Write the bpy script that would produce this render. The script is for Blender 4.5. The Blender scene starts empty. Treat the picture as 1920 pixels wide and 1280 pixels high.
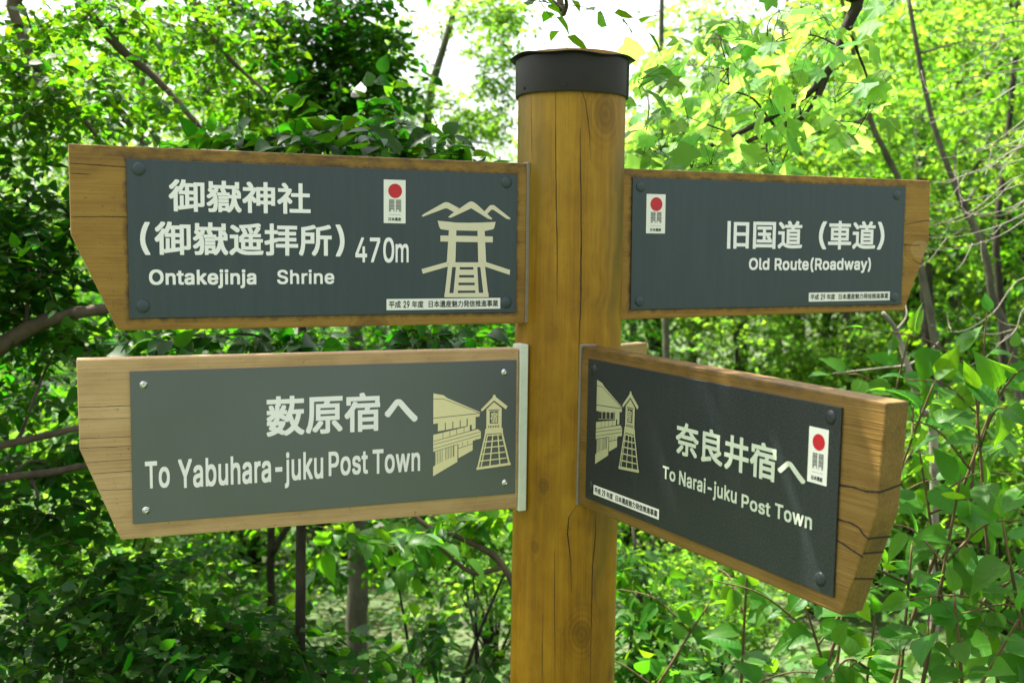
import bpy, bmesh, math, random, json
import numpy as np
from mathutils import Vector, Matrix

SC = bpy.context.scene
COL = SC.collection
RNG = np.random.default_rng(11)
random.seed(5)

# ------------------------------------------------------------------ camera, sky, sun, exposure
EYE = np.array([0.0, 0.0, 1.55])
FPX, PITCH, ROLL = 1988.7, -0.08883, 0.01243        # focal length in pixels of a 1920 px wide frame

def cam_axes():
    cp, sp, cr, sr = math.cos(PITCH), math.sin(PITCH), math.cos(ROLL), math.sin(ROLL)
    f = np.array([0, cp, sp]); r = np.array([1.0, 0, 0]); u = np.array([0, -sp, cp])
    return cr * r + sr * u, -sr * r + cr * u, f
AX_R, AX_U, AX_F = cam_axes()
cam_d = bpy.data.cameras.new('camera'); cam = bpy.data.objects.new('camera', cam_d); COL.objects.link(cam)
M4 = Matrix(((AX_R[0], AX_U[0], -AX_F[0], EYE[0]), (AX_R[1], AX_U[1], -AX_F[1], EYE[1]),
             (AX_R[2], AX_U[2], -AX_F[2], EYE[2]), (0, 0, 0, 1)))
cam.matrix_world = M4
cam_d.sensor_width = 36.0; cam_d.lens = FPX / 1920 * 36.0
cam_d.clip_start = 0.05; cam_d.clip_end = 400
cam_d.dof.use_dof = True; cam_d.dof.focus_distance = 1.66; cam_d.dof.aperture_fstop = 6.3
SC.camera = cam

EL = math.radians(60); AZ = (-0.76, 0.65)
SUN = np.array([AZ[0] / math.hypot(*AZ) * math.cos(EL), AZ[1] / math.hypot(*AZ) * math.cos(EL), math.sin(EL)])
sd = bpy.data.lights.new('sun', 'SUN'); sd.energy = 5.0; sd.angle = math.radians(0.53); sd.color = (1.0, 0.95, 0.86)
so = bpy.data.objects.new('sun', sd); COL.objects.link(so)
so.rotation_euler = Vector(-SUN).to_track_quat('-Z', 'Y').to_euler(); so.location = (-4, 2, 9)
W = bpy.data.worlds.new('World'); SC.world = W; W.use_nodes = True
wn = W.node_tree; bg = wn.nodes['Background']; sk = wn.nodes.new('ShaderNodeTexSky')
sk.sky_type = 'NISHITA'; sk.sun_disc = False; sk.sun_elevation = EL; sk.sun_rotation = math.atan2(SUN[0], SUN[1])
sk.air_density = 1.0; sk.dust_density = 5.0; sk.ozone_density = 1.0
hz = wn.nodes.new('ShaderNodeHueSaturation'); hz.inputs['Saturation'].default_value = 0.35   # thin white cloud over the whole sky
wn.links.new(sk.outputs[0], hz.inputs['Color']); wn.links.new(hz.outputs[0], bg.inputs[0]); bg.inputs[1].default_value = 0.115
SC.view_settings.view_transform = 'Standard'; SC.view_settings.look = 'None'
SC.view_settings.gamma = 1.0; SC.view_settings.use_curve_mapping = False
SC.view_settings.exposure = 2.08
try:
    SC.cycles.max_bounces = 8; SC.cycles.diffuse_bounces = 5; SC.cycles.transmission_bounces = 6
    SC.cycles.glossy_bounces = 3; SC.cycles.use_denoising = True; SC.cycles.caustics_reflective = False
except Exception:
    pass

# ------------------------------------------------------------------ helpers
def tag(o, label=None, cat=None, group=None, kind=None):
    if label: o['label'] = label
    if cat: o['category'] = cat
    if group: o['group'] = group
    if kind: o['kind'] = kind
    return o

def empty(name, loc, label, cat, group=None):
    o = bpy.data.objects.new(name, None); o.empty_display_size = 0.1; COL.objects.link(o); o.location = loc
    return tag(o, label, cat, group)

def link(name, me, mats, parent=None):
    o = bpy.data.objects.new(name, me); COL.objects.link(o)
    for m in (mats if isinstance(mats, (list, tuple)) else [mats]): me.materials.append(m)
    if parent is not None: o.parent = parent
    return o

def ray(x, y):
    return AX_R * ((x - 960) / FPX) - AX_U * ((y - 640) / FPX) + AX_F

def at(x, y, depth):
    """point seen at pixel (x, y) of the photo, depth metres in front of the camera"""
    return EYE + ray(x, y) * depth

class NT:
    """small node-tree writer"""
    def __init__(s, name):
        s.m = bpy.data.materials.new(name); s.m.use_nodes = True; s.t = s.m.node_tree
        s.b = s.t.nodes['Principled BSDF']; s.out = s.t.nodes['Material Output']
    def n(s, typ, ins=None, **kw):
        nd = s.t.nodes.new('ShaderNode' + typ)
        for k, v in kw.items(): setattr(nd, k, v)
        for k, v in (ins or {}).items(): s.set(nd.inputs[k], v)
        return nd
    def set(s, inp, v):
        if isinstance(v, bpy.types.NodeSocket): s.t.links.new(v, inp)
        elif isinstance(v, bpy.types.Node): s.t.links.new(v.outputs[0], inp)
        else: inp.default_value = v
    def math(s, op, a, b=0.0, c=None):
        nd = s.n('Math', operation=op); s.set(nd.inputs[0], a); s.set(nd.inputs[1], b)
        if c is not None: s.set(nd.inputs[2], c)
        return nd.outputs[0]
    def mix(s, f, a, b, blend='MIX'):
        nd = s.n('MixRGB', blend_type=blend); s.set(nd.inputs[0], f); s.set(nd.inputs[1], a); s.set(nd.inputs[2], b)
        return nd.outputs[0]
    def ramp(s, f, stops):
        nd = s.n('ValToRGB'); s.set(nd.inputs[0], f); e = nd.color_ramp.elements
        while len(e) < len(stops): e.new(0.5)
        for el, (p, c) in zip(e, stops): el.position = p; el.color = c if len(c) == 4 else (*c, 1)
        return nd.outputs[0]
    def maprange(s, v, a, b, c=0.0, d=1.0):
        nd = s.n('MapRange', clamp=True); s.set(nd.inputs[0], v)
        for i, q in enumerate((a, b, c, d)): nd.inputs[i + 1].default_value = q
        return nd.outputs[0]
    def noise(s, vec, scale, detail=3, rough=0.55, dist=0.0):
        nd = s.n('TexNoise', {'Scale': scale, 'Detail': detail, 'Roughness': rough, 'Distortion': dist})
        s.set(nd.inputs['Vector'], vec); return nd.outputs[0]
    def mapping(s, vec, scale, loc=(0, 0, 0)):
        nd = s.n('Mapping'); s.set(nd.inputs[0], vec); nd.inputs['Scale'].default_value = scale
        nd.inputs['Location'].default_value = loc; return nd.outputs[0]
    def coord(s, which='Object'):
        return s.n('TexCoord').outputs[which]
    def bump(s, h, strength, dist=0.002):
        nd = s.n('Bump', {'Strength': strength, 'Distance': dist}); s.set(nd.inputs['Height'], h)
        s.set(s.b.inputs['Normal'], nd.outputs[0])

def plain(name, col, rough=0.5, metal=0.0, spec=0.5, var=0.0, scale=60):
    w = NT(name); w.b.inputs['Roughness'].default_value = rough; w.b.inputs['Metallic'].default_value = metal
    w.b.inputs['Specular IOR Level'].default_value = spec
    if var:
        nz = w.noise(w.coord(), scale, 4)
        c = w.mix(nz, (*[x * (1 - var) for x in col], 1), (*[min(1, x * (1 + var)) for x in col], 1))
        w.set(w.b.inputs['Base Color'], c)
    else:
        w.b.inputs['Base Color'].default_value = (*col, 1)
    return w.m

def wood(name, dark, mid, light, axis, knots=(), top=None, algae=0.0, plate=None, knot_col=None, rough=0.6, seed=0.0, grain=1.0, pores=0.5, spec=0.35, fine=0.38, blotch=0.25):
    """planed timber with the grain along one axis of the part"""
    w = NT(name); co = w.coord()
    along, cross = 1.3, 26 * grain
    sc = {'X': (along, cross, cross), 'Z': (cross, cross, along)}[axis]
    wob = w.noise(w.mapping(co, (3, 3, 3), (seed, 0, 0)), 2.0, 2)
    kn = None; ringsum = None
    for (kx, ky, kz, kr) in knots:
        st = {'X': (0.75, 1, 1), 'Z': (1, 1, 0.7)}[axis]
        v = w.n('Vector Math'.replace(' ', ''), operation='SUBTRACT'); w.set(v.inputs[0], co); v.inputs[1].default_value = (kx, ky, kz)
        v2 = w.n('VectorMath', operation='MULTIPLY'); w.set(v2.inputs[0], v.outputs[0]); v2.inputs[1].default_value = st
        ln = w.n('VectorMath', operation='LENGTH'); w.set(ln.inputs[0], v2.outputs[0])
        d = w.math('ADD', ln.outputs['Value'], w.math('MULTIPLY', w.math('SUBTRACT', wob, 0.5), kr * 0.5))
        mk = w.maprange(d, kr * 0.75, kr * 1.15, 1, 0)
        halo = w.maprange(d, kr * 0.9, kr * 2.6, 1, 0)
        rg = w.math('MULTIPLY', w.math('ADD', w.math('SINE', w.math('MULTIPLY', d, 14.0 / kr)), 1.0), w.math('MULTIPLY', halo, 0.09))
        kn = mk if kn is None else w.math('MAXIMUM', kn, mk)
        ringsum = rg if ringsum is None else w.math('MAXIMUM', ringsum, rg)
    v = w.n('VectorMath', operation='ADD'); w.set(v.inputs[0], w.mapping(co, sc, (seed, seed, seed)))
    sw = w.n('VectorMath', operation='SCALE'); w.set(sw.inputs[0], w.n('CombineXYZ', {0: wob, 1: wob, 2: wob}).outputs[0]); sw.inputs['Scale'].default_value = 2.2
    w.set(v.inputs[1], sw.outputs[0])
    n1 = w.noise(v.outputs[0], 1.0, 5, 0.6)
    fsc = {'X': (6, 320 * grain, 320 * grain), 'Z': (320 * grain, 320 * grain, 6)}[axis]
    n2 = w.noise(w.mapping(co, fsc), 1.0, 2)
    blot = w.noise(co, 9.0, 4, 0.6)
    g = w.math('ADD', w.math('MULTIPLY', n1, 1.0 - fine), w.math('MULTIPLY', n2, fine))
    if ringsum is not None: g = w.math('SUBTRACT', g, w.math('MULTIPLY', ringsum, 0.55))
    g = w.math('ADD', g, w.math('MULTIPLY', w.math('SUBTRACT', blot, 0.5), blotch))
    c = w.ramp(g, [(0.28, dark), (0.5, mid), (0.72, light)])
    if kn is not None: c = w.mix(w.math('MULTIPLY', kn, 0.42), c, (*(knot_col or [x * 0.5 for x in dark]), 1))
    if algae:
        al = w.maprange(w.noise(w.mapping(co, (6, 6, 1.6), (seed + 3, 0, 0)), 1.0, 4), 0.52, 0.72, 0, algae)
        c = w.mix(al, c, (0.075, 0.085, 0.012, 1))
    if plate is not None:    # grime gathered along the edge of the metal plate
        sp = w.n('SeparateXYZ'); w.set(sp.inputs[0], co)
        dx = w.math('MAXIMUM', w.math('MULTIPLY', sp.outputs['X'], -1.0), w.math('SUBTRACT', sp.outputs['X'], plate[0]))
        dz = w.math('MAXIMUM', sp.outputs['Z'], w.math('SUBTRACT', w.math('MULTIPLY', sp.outputs['Z'], -1.0), plate[1]))
        dd = w.math('ADD', w.math('MAXIMUM', dx, dz), w.math('MULTIPLY', w.math('SUBTRACT', w.noise(co, 70, 4, 0.7), 0.5), 0.022))
        c = w.mix(w.math('MULTIPLY', w.maprange(dd, -0.002, 0.0065, 1, 0), 0.85), c, (0.03, 0.022, 0.012, 1))
    if top is not None:      # mould and weathering along the top arris
        sep = w.n('SeparateXYZ'); w.set(sep.inputs[0], co)
        edge = w.maprange(sep.outputs['Z'], top - 0.022, top + 0.002, 0, 1)
        spk = w.noise(w.mapping(co, (40, 40, 90), (seed, 0, 0)), 1.0, 5, 0.7)
        c = w.mix(w.math('MULTIPLY', edge, w.maprange(spk, 0.44, 0.62, 0.15, 0.85)), c, (0.028, 0.022, 0.013, 1))
        pat = w.maprange(w.noise(co, 260, 2), 0.70, 0.76, 0, 1)
        c = w.mix(w.math('MULTIPLY', pat, 0.75), c, (0.02, 0.016, 0.01, 1))
    spk2 = w.maprange(w.noise(co, 190, 3, 0.6), 0.66, 0.74, 0, 0.55)      # flecks of dirt
    c = w.mix(spk2, c, (0.045, 0.03, 0.014, 1))
    w.set(w.b.inputs['Base Color'], c)
    w.set(w.b.inputs['Roughness'], w.maprange(n1, 0.3, 0.7, rough - 0.08, rough + 0.1))
    w.b.inputs['Specular IOR Level'].default_value = spec
    w.bump(w.math('ADD', n2, w.math('MULTIPLY', n1, 0.7)), pores, 0.0012)
    return w.m

def leafmat(name, col, trans, rough=0.45, mixf=0.45, veins=False, var=0.4, spec=0.16):
    w = NT(name); geo = w.n('NewGeometry'); ri = geo.outputs['Random Per Island']
    r2 = w.math('FRACT', w.math('MULTIPLY', ri, 7.31))
    hs = w.n('HueSaturation', {'Hue': w.math('ADD', 0.5, w.math('MULTIPLY', w.math('SUBTRACT', r2, 0.5), 0.045)),
                               'Saturation': 1.0, 'Value': w.math('ADD', 1.0, w.math('MULTIPLY', w.math('SUBTRACT', ri, 0.5), 2 * var)),
                               'Color': (*col, 1)})
    ht = w.n('HueSaturation', {'Hue': w.math('ADD', 0.5, w.math('MULTIPLY', w.math('SUBTRACT', r2, 0.5), 0.05)),
                               'Saturation': 1.0, 'Value': w.math('ADD', 1.0, w.math('MULTIPLY', w.math('SUBTRACT', ri, 0.5), 2 * var)),
                               'Color': (*trans, 1)})
    cd, ct = hs.outputs[0], ht.outputs[0]
    if veins:
        uv = w.coord('UV'); sep = w.n('SeparateXYZ'); w.set(sep.inputs[0], uv)
        ay = w.math('ABSOLUTE', w.math('SUBTRACT', sep.outputs[1], 0.5))
        mid = w.maprange(ay, 0.012, 0.03, 1, 0)
        side = w.math('FRACT', w.math('MULTIPLY', w.math('SUBTRACT', sep.outputs[0], w.math('MULTIPLY', ay, 0.75)), 8.0))
        sv = w.maprange(w.math('ABSOLUTE', w.math('SUBTRACT', side, 0.5)), 0.05, 0.13, 0.55, 0)
        vm = w.math('MAXIMUM', mid, sv)
        cd = w.mix(w.math('MULTIPLY', vm, 0.55), cd, (min(1, col[0] * 2.2), min(1, col[1] * 1.8), col[2] * 2.0, 1))
        ct = w.mix(w.math('MULTIPLY', vm, 0.45), ct, (*[x * 0.55 for x in trans], 1))
        w.bump(vm, 0.35, 0.0015)
    blot = w.noise(w.coord(), 30, 2)
    cd = w.mix(w.math('MULTIPLY', blot, 0.5), cd, (*[x * 0.6 for x in col], 1))
    w.set(w.b.inputs['Base Color'], cd); w.b.inputs['Roughness'].default_value = rough
    w.b.inputs['Specular IOR Level'].default_value = spec
    tr = w.n('BsdfTranslucent'); w.set(tr.inputs[0], ct)
    mx = w.n('MixShader'); mx.inputs[0].default_value = mixf
    w.t.links.new(w.b.outputs[0], mx.inputs[1]); w.t.links.new(tr.outputs[0], mx.inputs[2])
    w.t.links.new(mx.outputs[0], w.out.inputs[0])
    return w.m

def barkmat(name, a, b, scale=18):
    w = NT(name); co = w.coord()
    n = w.noise(w.mapping(co, (1, 1, 0.35)), scale, 6, 0.65)
    p = w.maprange(w.noise(co, 7, 3), 0.5, 0.62, 0, 1)
    c = w.ramp(n, [(0.3, a), (0.7, b)])
    c = w.mix(w.math('MULTIPLY', p, 0.5), c, (b[0] * 1.3, b[1] * 1.35, b[2] * 1.25, 1))
    w.set(w.b.inputs['Base Color'], c); w.b.inputs['Roughness'].default_value = 0.85
    w.b.inputs['Specular IOR Level'].default_value = 0.2
    w.bump(n, 0.8, 0.006)
    return w.m

# ------------------------------------------------------------------ ground
def gz(x, y):
    y0 = np.maximum(np.asarray(y, float) - 2.2, 0)
    z = -0.14 * np.minimum(y0, 14) - 0.02 * np.maximum(y0 - 14, 0)
    z = z + 0.06 * np.sin(np.asarray(x) * 0.9 + 1) * np.cos(np.asarray(y) * 0.7) + 0.03 * np.sin(np.asarray(x) * 2.3) * np.sin(np.asarray(y) * 1.9)
    return z - 0.03

def mk_ground():
    n = 140; t = np.linspace(-1, 1, n); s = np.sign(t) * np.abs(t) ** 2.2 * 160
    X, Y = np.meshgrid(s, s + 4, indexing='xy')
    V = np.stack([X, Y, gz(X, Y)], -1).reshape(-1, 3)
    i = np.arange(n * n).reshape(n, n)
    F = np.stack([i[:-1, :-1], i[:-1, 1:], i[1:, 1:], i[1:, :-1]], -1).reshape(-1, 4)
    me = bpy.data.meshes.new('ground'); me.from_pydata(V.tolist(), [], F.tolist()); me.shade_smooth()
    w = NT('forest_soil'); co = w.coord()
    c = w.ramp(w.noise(co, 3.0, 7, 0.65), [(0.35, (0.02, 0.03, 0.008)), (0.5, (0.05, 0.085, 0.02)), (0.68, (0.10, 0.09, 0.05))])
    w.set(w.b.inputs['Base Color'], c); w.b.inputs['Roughness'].default_value = 0.95
    w.bump(w.noise(co, 25, 5), 0.6, 0.03)
    tag(link('ground', me, w.m), kind='structure')
mk_ground()

# ------------------------------------------------------------------ the signpost
PC = np.array([0.0955, 1.812]); PR = 0.0905      # post axis and radius
wood_post = wood('post_timber', (0.15, 0.066, 0.002), (0.27, 0.135, 0.003), (0.39, 0.218, 0.011), 'Z', fine=0.24, blotch=0.42,
                 knots=[(-0.0405, -0.081, 1.155, 0.0095), (-0.053, -0.073, 1.05, 0.008), (0.027, -0.087, 0.905, 0.016), (0.052, -0.074, 1.765, 0.02), (0.082, -0.04, 0.82, 0.009)],
                 algae=0.8, rough=0.46, pores=0.25, spec=0.3)
wood_a = wood('stained_board', (0.13, 0.06, 0.009), (0.265, 0.142, 0.022), (0.36, 0.21, 0.044), 'X', top=0.018, plate=(0.6, 0.2246), seed=2.0, knots=[(0.357, 0.0, -0.246, 0.02)], pores=0.35)
wood_c = wood('stained_board_right', (0.13, 0.06, 0.009), (0.27, 0.142, 0.019), (0.37, 0.21, 0.036), 'X', top=0.016, plate=(0.6, 0.224), knot_col=(0.46, 0.30, 0.10), seed=5.0, knots=[(0.645, 0.003, -0.118, 0.019)], pores=0.35)
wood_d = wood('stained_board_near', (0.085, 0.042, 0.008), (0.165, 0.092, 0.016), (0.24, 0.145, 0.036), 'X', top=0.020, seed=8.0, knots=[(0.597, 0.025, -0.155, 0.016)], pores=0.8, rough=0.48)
wood_b = wood('fresh_board', (0.27, 0.155, 0.062), (0.46, 0.295, 0.13), (0.58, 0.40, 0.20), 'X', seed=13.0, grain=0.9, pores=0.3, rough=0.65)
crack_m = plain('crack_dark', (0.012, 0.008, 0.004), 0.9)

def plate_mat(name, col, rough, dust, seed, metal=0.0, mott=0.5):
    w = NT(name); w.b.inputs['Metallic'].default_value = metal; co = w.coord()
    d1 = w.noise(w.mapping(co, (5, 5, 5), (seed, 0, 0)), 1.0, 4)
    fine = w.noise(co, 420, 2)
    streak = w.noise(w.mapping(co, (70, 70, 5), (seed, 0, 0)), 1.0, 4)
    f = w.math('MULTIPLY', w.maprange(w.math('ADD', w.math('MULTIPLY', fine, mott), w.math('MULTIPLY', streak, 1 - mott)), 0.42, 0.66, 0, 1), dust)
    c = w.mix(d1, (*[x * 0.9 for x in col], 1), (*[x * 1.12 for x in col], 1))
    c = w.mix(f, c, (0.21, 0.21, 0.17, 1))
    w.set(w.b.inputs['Base Color'], c)
    w.set(w.b.inputs['Roughness'], w.maprange(w.math('ADD', d1, f), 0.3, 0.9, rough - 0.04, rough + 0.12))
    w.b.inputs['Specular IOR Level'].default_value = 0.4
    w.bump(fine, 0.06, 0.0005)
    return w.m
plate_a = plate_mat('plate_slate', (0.031, 0.049, 0.055), 0.38, 0.08, 1)
plate_b = plate_mat('plate_satin', (0.120, 0.134, 0.138), 0.33, 0.04, 4, 0.5)
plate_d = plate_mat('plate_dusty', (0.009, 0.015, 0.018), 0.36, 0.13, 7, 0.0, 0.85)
white_m = plain('letter_white', (0.86, 0.83, 0.79), 0.45, var=0.05, scale=90)
white_d = plain('letter_white_shaded', (0.56, 0.62, 0.48), 0.5, var=0.12, scale=300)  # letter white dulled: the shade on the near plate put into its colour
cream_m = plain('emblem_cream', (0.66, 0.60, 0.42), 0.5, var=0.08, scale=60)
cream_b = plain('emblem_straw', (0.78, 0.69, 0.38), 0.5, var=0.05, scale=60)
cream_d = plain('emblem_straw_shaded', (0.40, 0.40, 0.22), 0.5, var=0.15, scale=300)  # darker straw tone, with the near plate's shade painted in
stick_m = plain('sticker_white', (0.80, 0.79, 0.70), 0.4, var=0.04)
red_m = plain('sticker_red', (0.52, 0.008, 0.018), 0.4)
grey_m = plain('sticker_grey', (0.16, 0.16, 0.145), 0.5)
black_m = plain('sticker_black', (0.015, 0.015, 0.014), 0.5)
cap_m = plain('cap_brown_metal', (0.015, 0.0125, 0.010), 0.5, 0.0, 0.3, var=0.55, scale=14)
steel_m = plain('screw_steel', (0.62, 0.62, 0.60), 0.22, 1.0)
strip_m = plain('filler_pale', (0.62, 0.66, 0.52), 0.6, var=0.18, scale=50)
bead_m = plain('sealant_grey', (0.20, 0.17, 0.12), 0.45, var=0.25, scale=60)

# plates: top-left corner, yaw, size, tilt in their own plane
def scaled(s, x, y, z, yaw, w, h, t): return (x * s, y * s, z * s + 1.55, yaw, w * s, h * s, t)
POSE = {'A': scaled(1, -0.5452, 1.5067, 0.1165, 0.4081, 0.6, 0.2246, 0.0016),
        'B': scaled(1, -0.5499, 1.5176, -0.1857, 0.3776, 0.6003, 0.2238, 0.0009),
        'C': scaled(1.176, 0.171, 1.5415, 0.1016, 0.4106, 0.5102, 0.1905, 0.0063),
        'D': scaled(1.15, 0.107, 1.4765, -0.1544, -1.0677, 0.4716, 0.1975, -0.007)}
def frame(k):
    x, y, z, yaw, w, h, t = POSE[k]
    d = np.array([math.cos(yaw), math.sin(yaw), 0]); u = np.array([0, 0, 1.0])
    dd = math.cos(t) * d + math.sin(t) * u; uu = -math.sin(t) * d + math.cos(t) * u
    return np.array([x, y, z]), dd, np.cross(uu, dd), uu
def loc(k, px, py, off=0.0):
    o, d, n, u = frame(k); o = o + n * off; r = ray(px, py)
    t = ((o - EYE) @ n) / (r @ n); q = EYE + r * t - o
    return float(q @ d), float(q @ u)

class Flat:
    """thin sheets in a board's own plane (x along, z up, y into the board), several materials in one mesh"""
    def __init__(s): s.v = []; s.f = []; s.mi = []
    def poly(s, pts, y, mi=0):
        a = len(s.v); s.v += [(p[0], y, p[1]) for p in pts]
        ar = sum(pts[i][0] * pts[(i + 1) % len(pts)][1] - pts[(i + 1) % len(pts)][0] * pts[i][1] for i in range(len(pts)))
        idx = list(range(a, a + len(pts)))
        s.f.append(idx if ar > 0 else idx[::-1]); s.mi.append(mi)
    def rect(s, x0, z0, x1, z1, y, mi=0): s.poly([(x0, z0), (x1, z0), (x1, z1), (x0, z1)], y, mi)
    def bar(s, a, b, wd, y, mi=0):
        dx, dz = b[0] - a[0], b[1] - a[1]; L = math.hypot(dx, dz) or 1; nx, nz = -dz / L * wd / 2, dx / L * wd / 2
        s.poly([(a[0] + nx, a[1] + nz), (a[0] - nx, a[1] - nz), (b[0] - nx, b[1] - nz), (b[0] + nx, b[1] + nz)], y, mi)
    def disc(s, cx, cz, r, y, mi=0, rz=None):
        rz = rz or r; s.poly([(cx + r * math.cos(t), cz + rz * math.sin(t)) for t in np.linspace(0, 2 * math.pi, 32, endpoint=False)], y, mi)
    def text(s, body, x0, z0, x1, z1, y, mi=0, weight=0.02, base=False):
        """lettering stretched to a box; base=True: z0 is the baseline and z1 the capital height"""
        V, F = glyphs(body)
        off = [(0, 0)] + ([(weight * a, weight * b_) for a, b_ in ((1, 1), (1, -1), (-1, 1), (-1, -1), (1, 0), (-1, 0), (0, 1), (0, -1))] if weight else [])
        xa, xb = V[:, 0].min() - weight, V[:, 0].max() + weight
        ya, yb = (CAP0 - weight, CAP1 + weight) if base else (V[:, 1].min() - weight, V[:, 1].max() + weight)
        for k, (dx, dy) in enumerate(off):                 # strokes thickened to the weight of the sign's lettering
            a = len(s.v)
            s.v += [(x0 + (p[0] + dx - xa) / (xb - xa) * (x1 - x0), y - 0.00003 * k - p[2], z0 + (p[1] + dy - ya) / (yb - ya) * (z1 - z0)) for p in V]
            for f in F: s.f.append([a + i for i in f]); s.mi.append(mi)
    def build(s, name, mats, parent):
        me = bpy.data.meshes.new(name); me.from_pydata(s.v, [], s.f)
        o = link(name, me, mats, parent)
        me.polygons.foreach_set('material_index', s.mi); return o

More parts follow.
